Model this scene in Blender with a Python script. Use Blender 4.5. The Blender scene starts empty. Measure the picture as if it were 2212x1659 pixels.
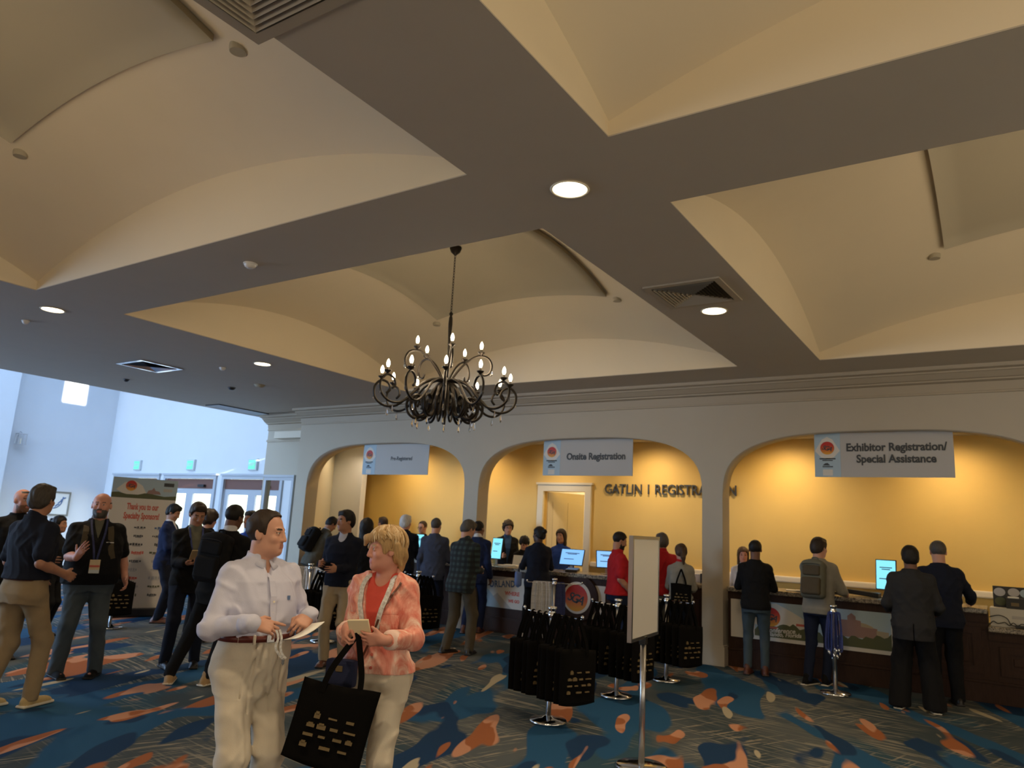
import bpy, bmesh, math, random
import numpy as np
from mathutils import Vector, Matrix
PI = math.pi
R = math.radians
C = bpy.context.scene.collection
SC = bpy.context.scene
random.seed(7)
RES = 1.0          # grid coarseness of the sculpted figures (1 = final)

# ------------------------------------------------------------------ camera, world, light, exposure
F_PX, YAW, PITCH, ROLL = 1601.141, -0.586, 0.194, 0.053
def add_camera():
    cy, sy, cp, sp = math.cos(YAW), math.sin(YAW), math.cos(PITCH), math.sin(PITCH)
    f = Vector((sy*cp, cy*cp, sp)); r0 = Vector((cy, -sy, 0)); u0 = r0.cross(f)
    r = math.cos(ROLL)*r0 + math.sin(ROLL)*u0; u = -math.sin(ROLL)*r0 + math.cos(ROLL)*u0
    cd = bpy.data.cameras.new('camera'); cam = bpy.data.objects.new('camera', cd); C.objects.link(cam)
    m = Matrix((r, u, -f)).transposed().to_4x4(); m.translation = (0, 0, 1.7)
    cam.matrix_world = m
    cd.sensor_width = 36; cd.lens = F_PX/2212*36; cd.dof.use_dof = True; cd.dof.focus_distance = 2.2; cd.dof.aperture_fstop = 7.5; cd.clip_start = .05; cd.clip_end = 300
    SC.camera = cam
add_camera()
vs = SC.view_settings
vs.view_transform = 'Standard'; vs.look = 'None'; vs.gamma = 1; vs.use_curve_mapping = False
vs.exposure = 0.12
SC.cycles.use_denoising = True
SC.cycles.max_bounces = 8; SC.cycles.diffuse_bounces = 5; SC.cycles.glossy_bounces = 4
SC.cycles.sample_clamp_indirect = 6
SC.cycles.caustics_reflective = False; SC.cycles.caustics_refractive = False

def add_world():
    w = bpy.data.worlds.new('sky'); SC.world = w; w.use_nodes = True
    nt = w.node_tree; bg = nt.nodes['Background']
    sky = nt.nodes.new('ShaderNodeTexSky'); sky.sky_type = 'NISHITA'; sky.sun_disc = False
    sky.sun_elevation = R(38); sky.sun_rotation = R(60)
    nt.links.new(sky.outputs[0], bg.inputs[0]); bg.inputs[1].default_value = 0.85
add_world()

def add_light(name, kind, loc, energy, color, size=.2, rot=None, size_y=None, spot=None, blend=.6):
    ld = bpy.data.lights.new(name, kind); ld.energy = energy; ld.color = color
    if kind == 'AREA':
        ld.shape = 'RECTANGLE' if size_y else 'DISK'; ld.size = size
        if size_y: ld.size_y = size_y
    elif kind == 'SUN': ld.angle = size
    else: ld.shadow_soft_size = size
    if kind == 'SPOT': ld.spot_size = spot; ld.spot_blend = blend
    o = bpy.data.objects.new(name, ld); C.objects.link(o); o.location = loc
    if rot: o.rotation_euler = rot
    return o

WARM = (1.0, .77, .50); WARM2 = (1.0, .72, .42); COOL = (.45, .66, 1.0)
# sunlight through the clerestory onto the far left wall
sun = add_light('sun', 'SUN', (10, 0, 20), 14, (1, .95, .86), R(.6))
sun.rotation_euler = Vector((-.86, .10, -.20)).to_track_quat('-Z', 'Y').to_euler()
# daylight entering the tall hall by its big window wall (behind and left of the camera)
add_light('daylight_window', 'AREA', (-19.0, -3.6, 3.2), 1350, COOL, 7.0, (R(104), 0, 0), 5.5)
add_light('daylight_fill_hall', 'AREA', (-19.0, 5.0, 6.9), 360, COOL, 5.5, (0, 0, 0), 9.0)  # added fill panel under the closed hall ceiling, standing in for daylight
# added fill panels, low and tilted up, standing in for daylight from unseen windows
add_light('daylight_fill_front', 'AREA', (1.0, -5.6, 1.5), 170, (1.0, .84, .62), 7.0, (R(128), 0, 0), 2.4)
add_light('daylight_fill_side', 'AREA', (7.2, 3.5, 1.5), 170, (1.0, .84, .62), 8.0, (R(128), 0, R(90)), 2.4)

# ------------------------------------------------------------------ materials
def mat(name, col, rough=.6, metal=0, emit=None, estr=0, var=0, vscale=20, bump=0, bscale=40, spec=None, trans=0, alpha=1):
    m = bpy.data.materials.new(name); m.use_nodes = True
    nt = m.node_tree; b = nt.nodes['Principled BSDF']
    c = (*col, 1)
    b.inputs['Base Color'].default_value = c; b.inputs['Roughness'].default_value = rough; b.inputs['Metallic'].default_value = metal
    if spec is not None: b.inputs['Specular IOR Level'].default_value = spec
    if trans: b.inputs['Transmission Weight'].default_value = trans
    if alpha < 1: b.inputs['Alpha'].default_value = alpha
    if emit: b.inputs['Emission Color'].default_value = (*emit, 1); b.inputs['Emission Strength'].default_value = estr
    if var or bump:
        tc = nt.nodes.new('ShaderNodeTexCoord')
        n = nt.nodes.new('ShaderNodeTexNoise'); n.inputs['Scale'].default_value = vscale; n.inputs['Detail'].default_value = 4
        nt.links.new(tc.outputs['Object'], n.inputs['Vector'])
        if var:
            mx = nt.nodes.new('ShaderNodeMixRGB'); mx.inputs['Color1'].default_value = (*[max(0, x*(1-var)) for x in col], 1)
            mx.inputs['Color2'].default_value = (*[min(1, x*(1+var)) for x in col], 1)
            nt.links.new(n.outputs['Fac'], mx.inputs['Fac']); nt.links.new(mx.outputs[0], b.inputs['Base Color'])
        if bump:
            n2 = nt.nodes.new('ShaderNodeTexNoise'); n2.inputs['Scale'].default_value = bscale; n2.inputs['Detail'].default_value = 3
            nt.links.new(tc.outputs['Object'], n2.inputs['Vector'])
            bp = nt.nodes.new('ShaderNodeBump'); bp.inputs['Strength'].default_value = bump; bp.inputs['Distance'].default_value = .01
            nt.links.new(n2.outputs['Fac'], bp.inputs['Height']); nt.links.new(bp.outputs[0], b.inputs['Normal'])
    return m
_mc = {}
def srgb(r, g, b):
    f = lambda v: (v/255/12.92 if v/255 <= .04045 else ((v/255+.055)/1.055)**2.4)
    return (f(r), f(g), f(b))
def fab(col, rough=.85, var=.12, bump=.15):
    k = ('fab', col, rough)
    if k not in _mc: _mc[k] = mat('cloth_%02x%02x%02x' % tuple(int(255*min(1, c**.45)) for c in col), col, rough, var=var, vscale=14, bump=bump, bscale=220, spec=.2)
    return _mc[k]

M = {}
M['cream'] = mat('cream_paint', (.74, .68, .56), .7, var=.03, vscale=2)
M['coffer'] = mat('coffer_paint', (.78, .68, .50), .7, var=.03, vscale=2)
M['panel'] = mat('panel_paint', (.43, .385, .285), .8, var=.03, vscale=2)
M['panel_edge'] = mat('panel_edge_shade', (.30, .25, .16), .8)  # darker edge colour paints in the shadow gap round the hung panel
M['taupe'] = mat('taupe_soffit_paint', (.50, .445, .36), .75, var=.04, vscale=3)
M['arcade'] = mat('arcade_paint', (.48, .43, .34), .7, var=.04, vscale=2)
M['crown'] = mat('crown_paint', (.42, .36, .27), .6, var=.03, vscale=2)
M['white'] = mat('white_wall_paint', (.70, .72, .74), .7, var=.03, vscale=2)
M['yellow'] = mat('ochre_wall_paint', (.74, .515, .15), .6, var=.04, vscale=3)
M['trimcream'] = mat('cream_trim_paint', (.72, .66, .50), .5)
M['trimgrey'] = mat('grey_trim_paint', (.46, .49, .53), .5)
M['beige'] = mat('beige_panel_paint', (.60, .47, .27), .6)
M['black'] = mat('black_plastic', (.012, .012, .013), .45)
M['iron'] = mat('dark_bronze_iron', (.030, .024, .019), .42, .7)
M['chrome'] = mat('chrome', (.82, .83, .85), .12, 1)
M['steel'] = mat('brushed_steel', (.55, .55, .56), .3, 1)
M['darkmetal'] = mat('dark_metal', (.06, .06, .065), .35, .8)
M['glass'] = mat('crystal_glass', (.95, .96, 1), .03, spec=.8, trans=.9)
M['bulb'] = mat('lit_bulb', (1, .95, .85), .3, emit=(1, .80, .50), estr=26)
M['disc'] = mat('lit_downlight_lens', (1, .95, .85), .3, emit=(1, .86, .58), estr=9)
M['screen'] = mat('lit_screen', (.02, .05, .06), .2, emit=(.22, .72, .90), estr=1.15)
M['screen2'] = mat('lit_screen_blue', (.02, .04, .07), .2, emit=(.22, .50, .95), estr=1.1)
M['ledge'] = mat('cream_ledge', (.85, .78, .62), .4)
def wood_mat():
    m = mat('dark_stained_wood', (.035, .017, .011), .5, spec=.2)
    nt = m.node_tree; b = nt.nodes['Principled BSDF']
    tc = nt.nodes.new('ShaderNodeTexCoord'); mp = nt.nodes.new('ShaderNodeMapping'); mp.inputs['Scale'].default_value = (9, 9, 1.2)
    n = nt.nodes.new('ShaderNodeTexNoise'); n.inputs['Scale'].default_value = 6; n.inputs['Detail'].default_value = 6
    cr = nt.nodes.new('ShaderNodeValToRGB'); cr.color_ramp.elements[0].color = (.022, .010, .007, 1); cr.color_ramp.elements[1].color = (.060, .030, .019, 1)
    for a, c in ((tc.outputs['Object'], mp.inputs[0]), (mp.outputs[0], n.inputs[0]), (n.outputs[0], cr.inputs[0]), (cr.outputs[0], b.inputs['Base Color'])): nt.links.new(a, c)
    return m
M['wood'] = wood_mat()
def granite_mat():
    m = mat('speckled_granite', (.2, .17, .13), .22)
    nt = m.node_tree; b = nt.nodes['Principled BSDF']
    tc = nt.nodes.new('ShaderNodeTexCoord'); v = nt.nodes.new('ShaderNodeTexVoronoi'); v.inputs['Scale'].default_value = 90
    n = nt.nodes.new('ShaderNodeTexNoise'); n.inputs['Scale'].default_value = 26; n.inputs['Detail'].default_value = 5
    mx = nt.nodes.new('ShaderNodeMixRGB'); mx.inputs[0].default_value = .5
    cr = nt.nodes.new('ShaderNodeValToRGB'); e = cr.color_ramp.elements
    e[0].position = .3; e[0].color = (.05, .042, .034, 1); e[1].position = .72; e[1].color = (.42, .36, .27, 1)
    for a, c in ((tc.outputs['Object'], v.inputs[0]), (tc.outputs['Object'], n.inputs[0]), (v.outputs['Color'], mx.inputs[1]), (n.outputs['Fac'], mx.inputs[2]), (mx.outputs[0], cr.inputs[0]), (cr.outputs[0], b.inputs['Base Color'])): nt.links.new(a, c)
    return m
M['granite'] = granite_mat()

def carpet_mat():
    m = bpy.data.materials.new('patterned_carpet'); m.use_nodes = True
    nt = m.node_tree; b = nt.nodes['Principled BSDF']; b.inputs['Roughness'].default_value = .95; b.inputs['Specular IOR Level'].default_value = .1
    L = nt.links.new
    tc = nt.nodes.new('ShaderNodeTexCoord')
    # gentle domain warp
    wn = nt.nodes.new('ShaderNodeTexNoise'); wn.inputs['Scale'].default_value = .45; wn.inputs['Detail'].default_value = 1
    L(tc.outputs['Object'], wn.inputs['Vector'])
    wa = nt.nodes.new('ShaderNodeVectorMath'); wa.operation = 'SUBTRACT'; wa.inputs[1].default_value = (.5, .5, .5); L(wn.outputs['Color'], wa.inputs[0])
    wb = nt.nodes.new('ShaderNodeVectorMath'); wb.operation = 'SCALE'; wb.inputs['Scale'].default_value = .55; L(wa.outputs[0], wb.inputs[0])
    wc = nt.nodes.new('ShaderNodeVectorMath'); wc.operation = 'ADD'; L(tc.outputs['Object'], wc.inputs[0]); L(wb.outputs[0], wc.inputs[1])
    def mapped(ang, sc, off=(0, 0, 0), src=None):
        mp = nt.nodes.new('ShaderNodeMapping'); mp.vector_type = 'TEXTURE'
        mp.inputs['Rotation'].default_value = (0, 0, ang); mp.inputs['Scale'].default_value = (1/sc[0], 1/sc[1], 1); mp.inputs['Location'].default_value = off
        L(src or wc.outputs[0], mp.inputs[0]); return mp.outputs[0]
    def noise(vec, scale, detail=2, rough=.5):
        n = nt.nodes.new('ShaderNodeTexNoise'); n.inputs['Scale'].default_value = scale; n.inputs['Detail'].default_value = detail; n.inputs['Roughness'].default_value = rough
        L(vec, n.inputs['Vector']); return n.outputs['Fac']
    def step(v, a, w=.008):
        r = nt.nodes.new('ShaderNodeMapRange'); r.inputs['From Min'].default_value = a-w; r.inputs['From Max'].default_value = a+w; r.clamp = True
        L(v, r.inputs['Value']); return r.outputs[0]
    def mix(f, a, c):
        mx = nt.nodes.new('ShaderNodeMixRGB')
        L(f, mx.inputs[0]) if not isinstance(f, float) else setattr(mx.inputs[0], 'default_value', f)
        for s, q in ((1, a), (2, c)):
            if isinstance(q, tuple): mx.inputs[s].default_value = (*q, 1)
            else: L(q, mx.inputs[s])
        return mx.outputs[0]
    def mul(a, c):
        q = nt.nodes.new('ShaderNodeMath'); q.operation = 'MULTIPLY'; L(a, q.inputs[0])
        if isinstance(c, float): q.inputs[1].default_value = c
        else: L(c, q.inputs[1])
        return q.outputs[0]
    A = R(23)
    grey1, grey2, teal = srgb(88, 94, 96), srgb(62, 74, 80), srgb(52, 80, 94)
    blue, navy = srgb(38, 84, 120), srgb(28, 58, 92)
    peach, rust, cream = srgb(196, 142, 112), srgb(160, 98, 62), srgb(176, 166, 142)
    col = mix(step(noise(mapped(A, (1.0, .45)), .9), .5, .05), grey2, grey1)
    col = mix(step(noise(mapped(A, (1.0, .4), (3, 1, 0)), 1.3), .56, .03), col, teal)
    # bundles of thin scratched strokes running across
    dens = step(noise(mapped(A, (1, 1), (9, 4, 0)), .55), .47, .05)
    st = noise(mapped(R(-8), (.55, 9.0), (1, 2, 0)), 3.2, 2, .6)
    col = mix(mul(mul(step(st, .57, .02), dens), .75), col, srgb(152, 146, 132))
    st2 = noise(mapped(R(66), (.5, 10.0), (7, 2, 0)), 3.0, 2, .6)
    dens2 = step(noise(mapped(0, (1, 1), (2, 14, 0)), .6), .52, .04)
    col = mix(mul(mul(step(st2, .60, .015), dens2), .72), col, srgb(160, 150, 132))
    st3 = noise(mapped(R(-20), (.4, 7.0), (5, 8, 0)), 2.0, 1, .5)
    col = mix(mul(mul(step(st3, .63, .015), dens), .55), col, srgb(58, 72, 84))
    # flowing blue bands
    b1 = noise(mapped(A, (1.3, .32), (4, 7, 0)), 1.0, 2, .45)
    col = mix(step(b1, .55), col, blue)
    b2 = noise(mapped(A, (1.4, .45), (14, 3, 0)), 1.25, 2, .4)
    col = mix(step(b2, .60), col, navy)
    # orange and peach islands
    o1 = noise(mapped(A, (1.9, .44), (6, 12, 0)), 1.25, 1.5, .45)
    hue = step(noise(mapped(A, (1.4, .6), (21, 5, 0)), 1.7), .5, .01)
    sx_ = nt.nodes.new('ShaderNodeSeparateXYZ'); L(tc.outputs['Object'], sx_.inputs[0])      # the islands thin out towards the counters on the right
    thin = nt.nodes.new('ShaderNodeMapRange'); thin.inputs['From Min'].default_value = -2.6; thin.inputs['From Max'].default_value = .2; thin.inputs['To Max'].default_value = .10; L(sx_.outputs['X'], thin.inputs['Value'])
    def less(v):
        q = nt.nodes.new('ShaderNodeMath'); q.operation = 'SUBTRACT'; L(v, q.inputs[0]); L(thin.outputs[0], q.inputs[1]); return q.outputs[0]
    col = mix(step(less(o1), .607), col, mix(hue, rust, peach))
    o2 = noise(mapped(A, (2.5, .6), (31, 2, 0)), 1.5, 1, .4)
    col = mix(step(less(o2), .655), col, mix(hue, peach, rust))
    c1 = noise(mapped(A, (2.9, .55), (11, 22, 0)), 1.5, 1, .4)
    col = mix(step(c1, .715), col, cream)
    # pile
    pn = noise(tc.outputs['Object'], 160, 2)
    col = mix(mul(pn, .22), col, (.03, .03, .03))
    L(col, b.inputs['Base Color'])
    bp = nt.nodes.new('ShaderNodeBump'); bp.inputs['Strength'].default_value = .3; bp.inputs['Distance'].default_value = .006
    L(pn, bp.inputs['Height']); L(bp.outputs[0], b.inputs['Normal'])
    return m
M['carpet'] = carpet_mat()

# ------------------------------------------------------------------ mesh helpers
def link(name, me, m=None, parent=None):
    o = bpy.data.objects.new(name, me); C.objects.link(o)
    if m is not None:
        for q in (m if isinstance(m, (list, tuple)) else [m]): me.materials.append(q)
    if parent: o.parent = parent
    return o
def obj(name, bm, m, parent=None, smooth=False):
    me = bpy.data.meshes.new(name); bmesh.ops.recalc_face_normals(bm, faces=bm.faces[:]); bm.to_mesh(me); bm.free()
    if smooth: me.polygons.foreach_set('use_smooth', [True]*len(me.polygons))
    return link(name, me, m, parent)
def tag(o, label, cat, group=None, kind=None):
    o['label'] = label; o['category'] = cat
    if group: o['group'] = group
    if kind: o['kind'] = kind
    return o
def thing(name, label, cat, loc=(0, 0, 0), rz=0, group=None):
    o = bpy.data.objects.new(name, None); C.objects.link(o); o.location = loc; o.rotation_euler = (0, 0, rz); o.empty_display_size = .1
    return tag(o, label, cat, group)
def struct(o): o['kind'] = 'structure'; return o
def dup(root, loc, rz=None, label=None, group=None):
    r = root.copy(); C.objects.link(r); r.location = loc
    if rz is not None: r.rotation_euler = (0, 0, rz)
    if label: r['label'] = label
    if group: r['group'] = group
    for ch in list(root.children):
        c = ch.copy(); C.objects.link(c); c.parent = r
        for g in ch.children:
            d = g.copy(); C.objects.link(d); d.parent = c
    return r
def box(bm, x0, x1, y0, y1, z0, z1, bev=0, mi=0):
    g = bmesh.ops.create_cube(bm, size=1)
    vs_ = g['verts']
    for v in vs_: v.co = Vector(((x0+x1)/2+v.co.x*(x1-x0), (y0+y1)/2+v.co.y*(y1-y0), (z0+z1)/2+v.co.z*(z1-z0)))
    fs = {f for v in vs_ for f in v.link_faces}
    for f in fs: f.material_index = mi
    if bev: bmesh.ops.bevel(bm, geom=list({e for v in vs_ for e in v.link_edges}), offset=bev, segments=2, affect='EDGES', profile=.6)
    return bm
def B(*a, **k): return box(bmesh.new(), *a, **k)
def lathe(bm, prof, n=24, c=(0, 0), mi=0):
    rings = []
    for r, z in prof:
        rings.append([bm.verts.new((c[0]+r*math.cos(2*PI*i/n), c[1]+r*math.sin(2*PI*i/n), z)) for i in range(n)] if r > 1e-5 else [bm.verts.new((c[0], c[1], z))])
    for a, b in zip(rings, rings[1:]):
        for i in range(n):
            j = (i+1) % n
            if len(a) == 1 and len(b) == 1: continue
            f = (a[0], b[j], b[i]) if len(a) == 1 else (a[i], a[j], b[0]) if len(b) == 1 else (a[i], a[j], b[j], b[i])
            bm.faces.new(f).material_index = mi
    return bm
def spline(pts, n=6):
    P = [Vector(p) for p in pts]; out = []
    for i in range(len(P)-1):
        p0, p1, p2, p3 = P[max(i-1, 0)], P[i], P[i+1], P[min(i+2, len(P)-1)]
        for k in range(n):
            t = k/n
            out.append(.5*((2*p1)+(p2-p0)*t+(2*p0-5*p1+4*p2-p3)*t*t+(3*p1-p0-3*p2+p3)*t**3))
    out.append(P[-1]); return out
def tube(bm, pts, rad, n=8, flat=None, up=None, mi=0):
    """swept tube; flat=(w,t) gives a ribbon of that section whose wide side lies along `up`-cross-tangent"""
    pts = [Vector(p) for p in pts]; m = len(pts)
    rr = rad if isinstance(rad, (list, tuple)) else [rad]*m
    rings = []; prev = None
    for i in range(m):
        t = (pts[min(i+1, m-1)]-pts[max(i-1, 0)]).normalized()
        if up is not None: nrm = (up[i] if isinstance(up, list) else Vector(up)); nrm = (nrm-t*nrm.dot(t)).normalized()
        else:
            if prev is None: prev = Vector((0, 0, 1)) if abs(t.z) < .9 else Vector((1, 0, 0))
            nrm = (prev-t*prev.dot(t)).normalized(); prev = nrm
        bn = t.cross(nrm)
        if flat: ring = [bm.verts.new(pts[i]+bn*(sx*flat[0]/2)+nrm*(sz*flat[1]/2)) for sx, sz in ((-1, -1), (1, -1), (1, 1), (-1, 1))]
        else: ring = [bm.verts.new(pts[i]+(nrm*math.cos(2*PI*k/n)+bn*math.sin(2*PI*k/n))*rr[i]) for k in range(n)]
        rings.append(ring)
    q = len(rings[0])
    for a, b in zip(rings, rings[1:]):
        for k in range(q): bm.faces.new((a[k], a[(k+1) % q], b[(k+1) % q], b[k])).material_index = mi
    for rg in (rings[0], rings[-1]): bm.faces.new(rg).material_index = mi
    return bm
def prism(bm, poly, z0, z1, mi=0):
    a = [bm.verts.new((x, y, z0)) for x, y in poly]; b = [bm.verts.new((x, y, z1)) for x, y in poly]
    n = len(poly)
    bm.faces.new(a[::-1]).material_index = mi; bm.faces.new(b).material_index = mi
    for i in range(n): bm.faces.new((a[i], a[(i+1) % n], b[(i+1) % n], b[i])).material_index = mi
    return bm
def xf(bm, mtx): bmesh.ops.transform(bm, matrix=mtx, verts=bm.verts[:]); return bm
def text(name, body, size, m, parent, loc, rot, extrude=.002, bold=0, align='CENTER', shear=0, spacing=1.0, lead=1.0, xs=1.0):
    cu = bpy.data.curves.new(name, 'FONT'); cu.body = body; cu.size = size; cu.extrude = extrude; cu.offset = bold; cu.align_x = align; cu.align_y = 'CENTER'
    cu.shear = shear; cu.space_character = spacing; cu.space_line = lead; cu.resolution_u = 3
    o = bpy.data.objects.new(name, cu); C.objects.link(o)
    dg = bpy.context.evaluated_depsgraph_get(); me = bpy.data.meshes.new_from_object(o.evaluated_get(dg))
    bpy.data.objects.remove(o); bpy.data.curves.remove(cu)
    me.name = name; me.materials.clear()
    q = link(name, me, m, parent); q.location = loc; q.rotation_euler = rot; q.scale = (xs, 1, 1)
    return q
# ------------------------------------------------------------------ the room
HS = 3.98                       # soffit height
X0, Y0, AX, AY, BX, BY = -2.815, 4.552, 5.820, 5.071, 1.026, .978
XE = -14.4                      # where the low ceiling stops and the tall hall begins
XR, YF, YW, TW = 7.6, -6.0, 10.70, .32
YB = 13.0                       # back wall of the registration recess
YH = 12.4                       # end wall of the tall hall
XL = -23.0                      # side wall of the tall hall
coffers = [(X0-AX, Y0), (X0+BX, Y0), (X0-AX, Y0-BY-AY), (X0+BX, Y0-BY-AY)]

struct(obj('floor', B(XL-.3, XR+.3, YF-.3, YB+.2, -.1, 0), M['carpet']))
def soffit():
    bm = bmesh.new()
    xs = sorted({XE, XR} | {c[0] for c in coffers} | {c[0]+AX for c in coffers})
    ys = sorted({YF, YB+.0} | {c[1] for c in coffers} | {c[1]+AY for c in coffers})
    for xa, xb in zip(xs, xs[1:]):
        for ya, yb in zip(ys, ys[1:]):
            if any(abs(xa-cx) < .01 and abs(ya-cy) < .01 for cx, cy in coffers): continue
            box(bm, xa, xb, ya, yb if yb < YB else YW+.1, HS, HS+.008)
    return bm
struct(obj('ceiling', soffit(), M['taupe']))
ZS, AR = HS+.10, .53
def vault_z(u, v): return ZS+AR*(1-u*u)+AR*(1-v*v)+.15*(1-u*u)*(1-v*v)
for i, (cx, cy) in enumerate(coffers):
    bm = bmesh.new(); n = 24
    g = [[bm.verts.new((cx+AX*a/n, cy+AY*b/n, vault_z(2*a/n-1, 2*b/n-1))) for b in range(n+1)] for a in range(n+1)]
    for a in range(n):
        for b in range(n): bm.faces.new((g[a][b], g[a][b+1], g[a+1][b+1], g[a+1][b])).smooth = True
    me = bpy.data.meshes.new('ceiling_vault'); bm.to_mesh(me); bm.free()
    struct(link('ceiling_vault', me, M['coffer']))
    bm = bmesh.new()                       # the four arched faces that close the vault down to the beams
    for side in range(4):
        for a in range(n):
            q = []
            for t in (a/n, (a+1)/n):
                u = 2*t-1
                x, y = ((cx+AX*t, cy), (cx+AX*t, cy+AY), (cx, cy+AY*t), (cx+AX, cy+AY*t))[side]
                q.append((x, y, vault_z(u, 1)))
            (x1, y1, z1), (x2, y2, z2) = q
            bm.faces.new([bm.verts.new(p) for p in ((x1, y1, HS+.008), (x2, y2, HS+.008), (x2, y2, z2), (x1, y1, z1))])
    bmesh.ops.remove_doubles(bm, verts=bm.verts[:], dist=1e-4)
    me = bpy.data.meshes.new('ceiling_lunettes'); bm.to_mesh(me); bm.free()
    struct(link('ceiling_lunettes', me, M['coffer']))
    bm = bmesh.new(); hx, hy, n2 = .50, .60, 14     # hung centre panel that follows the vault
    top, bot = [], []
    for a in range(n2+1):
        for lst, dz in ((top, -.005), (bot, -.055)):
            lst.append([])
            for b in range(n2+1):
                u, v = hx*(2*a/n2-1), hy*(2*b/n2-1)
                lst[-1].append(bm.verts.new((cx+AX*(u+1)/2, cy+AY*(v+1)/2, vault_z(u, v)+dz)))
    for a in range(n2):
        for b in range(n2):
            f = bm.faces.new((bot[a][b], bot[a][b+1], bot[a+1][b+1], bot[a+1][b])); f.smooth = True
    for a in range(n2):
        for A_, B_ in (((a, 0), (a+1, 0)), ((a, n2), (a+1, n2)), ((0, a), (0, a+1)), ((n2, a), (n2, a+1))):
            f = bm.faces.new((bot[A_[0]][A_[1]], bot[B_[0]][B_[1]], top[B_[0]][B_[1]], top[A_[0]][A_[1]])); f.material_index = 1
    me = bpy.data.meshes.new('ceiling_panel'); bm.to_mesh(me); bm.free()
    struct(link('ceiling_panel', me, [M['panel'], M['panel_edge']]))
    # round covers beside the panel corners
    for su, sv in ((1, 1), (-1, 1)):
        u, v = su*(hx+.035), sv*(hy+.05)
        px, py = cx+AX*(u+1)/2, cy+AY*(v+1)/2
        o = obj('ceiling_cover', lathe(bmesh.new(), [(0, -.02), (.055, -.02), (.06, 0), (.06, .03), (0, .03)]), M['panel'])
        o.location = (px, py, vault_z(u, v)-.012)
        where = ['above the chandelier', 'in the far right coffer', 'in the near left coffer', 'in the near right coffer'][i]
        tag(o, 'round cover plate at %s corner of the hung panel %s' % ('far right' if su > 0 else 'far left', where), 'ceiling fixture')

def arcade():
    bm = bmesh.new()
    arches = [(-12.11, -8.00), (-7.70, -3.66), (-3.36, .70), (1.00, 5.06)]
    zt = HS+.05; n = 28
    def wallbox(xa, xb): box(bm, xa, xb, YW, YW+TW, 0, zt)
    edges = [-12.45] + [e for a in arches for e in a] + [XR]
    for xa, xb in zip(edges[::2], edges[1::2]): wallbox(xa, xb)
    for xa, xb in arches:
        c, a = (xa+xb)/2, (xb-xa)/2
        pts = []
        for k in range(n+1):
            th = PI*(1-k/n); cu, su = math.cos(th), math.sin(th)
            pts.append((c+a*math.copysign(abs(cu)**(2/3), cu), 2.30+.94*abs(su)**(2/3)))
        for (x1, z1), (x2, z2) in zip(pts, pts[1:]):
            for y, rev in ((YW, 0), (YW+TW, 1)):
                q = [bm.verts.new(p) for p in ((x1, y, z1), (x2, y, z2), (x2, y, zt), (x1, y, zt))]
                bm.faces.new(q[::-1] if rev else q)
            q = [bm.verts.new(p) for p in ((x1, YW, z1), (x1, YW+TW, z1), (x2, YW+TW, z2), (x2, YW, z2))]
            f = bm.faces.new(q); f.smooth = True
    return bm
bm_ = arcade(); bmesh.ops.remove_doubles(bm_, verts=bm_.verts[:], dist=1e-4)
me_ = bpy.data.meshes.new('wall_arcade'); bm_.to_mesh(me_); bm_.free(); struct(link('wall_arcade', me_, M['arcade']))
for i, (xa, xb) in enumerate([(-12.45, -12.11), (-8.0, -7.70), (-3.66, -3.36), (.70, 1.00)]):
    bm = B(xa-.03, xb+.03, YW-.03, YW+TW+.03, 0, .25); box(bm, xa-.018, xb+.018, YW-.018, YW+TW+.018, .25, .275)
    struct(obj('baseboard_pier_%d' % (i+1), bm, M['arcade']))
# crown moulding: stepped profile swept along the arcade and its set-back wing
prof = [(0, 3.665), (.03, 3.665), (.03, 3.69), (.015, 3.695), (.04, 3.80), (.10, 3.815), (.10, 3.835), (.13, 3.84), (.20, 3.90), (.22, 3.905), (.22, 3.925), (.29, 3.935), (.30, 3.955), (.30, HS), (0, HS)]
def crown(name, xa, xb, y, capa=True):
    bm = bmesh.new()
    r = [[bm.verts.new((x, y-d, z)) for d, z in prof] for x in (xa, xb)]
    n = len(prof)
    for k in range(n): bm.faces.new((r[0][k], r[1][k], r[1][(k+1) % n], r[0][(k+1) % n]))
    bm.faces.new(r[0]); bm.faces.new(r[1][::-1])
    return struct(obj(name, bm, M['crown']))
crown('trim_1', -12.45, XR, YW)
YS = 11.25                                       # set-back wing with the open door
crown('trim_2', -14.2, -12.452, YS)
bm = B(-14.2, -14.10, YS, YS+.15, 0, HS); box(bm, -13.10, -12.46, YS, YS+.15, 0, HS); box(bm, -14.10, -13.10, YS, YS+.15, 2.60, HS)
struct(obj('wall_set_back', bm, M['arcade']))
bm = B(-14.2, -12.452, YS-.03, YS, 3.40, 3.45)
struct(obj('trim_3', bm, M['crown']))
def door_frame(name, x0, x1, y, z, w=.10, d=.05, m=None, parent=None):
    bm = B(x0-w, x0, y-d, y, 0, z+w); box(bm, x1, x1+w, y-d, y, 0, z+w); box(bm, x0, x1, y-d, y, z, z+w)
    box(bm, x0-w-.03, x1+w+.03, y-d-.03, y, z+w, z+w+.05)
    return struct(obj(name, bm, m or M['trimgrey'], parent))
door_frame('trim_4', -14.03, -13.17, YS, 2.52, .07)

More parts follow.
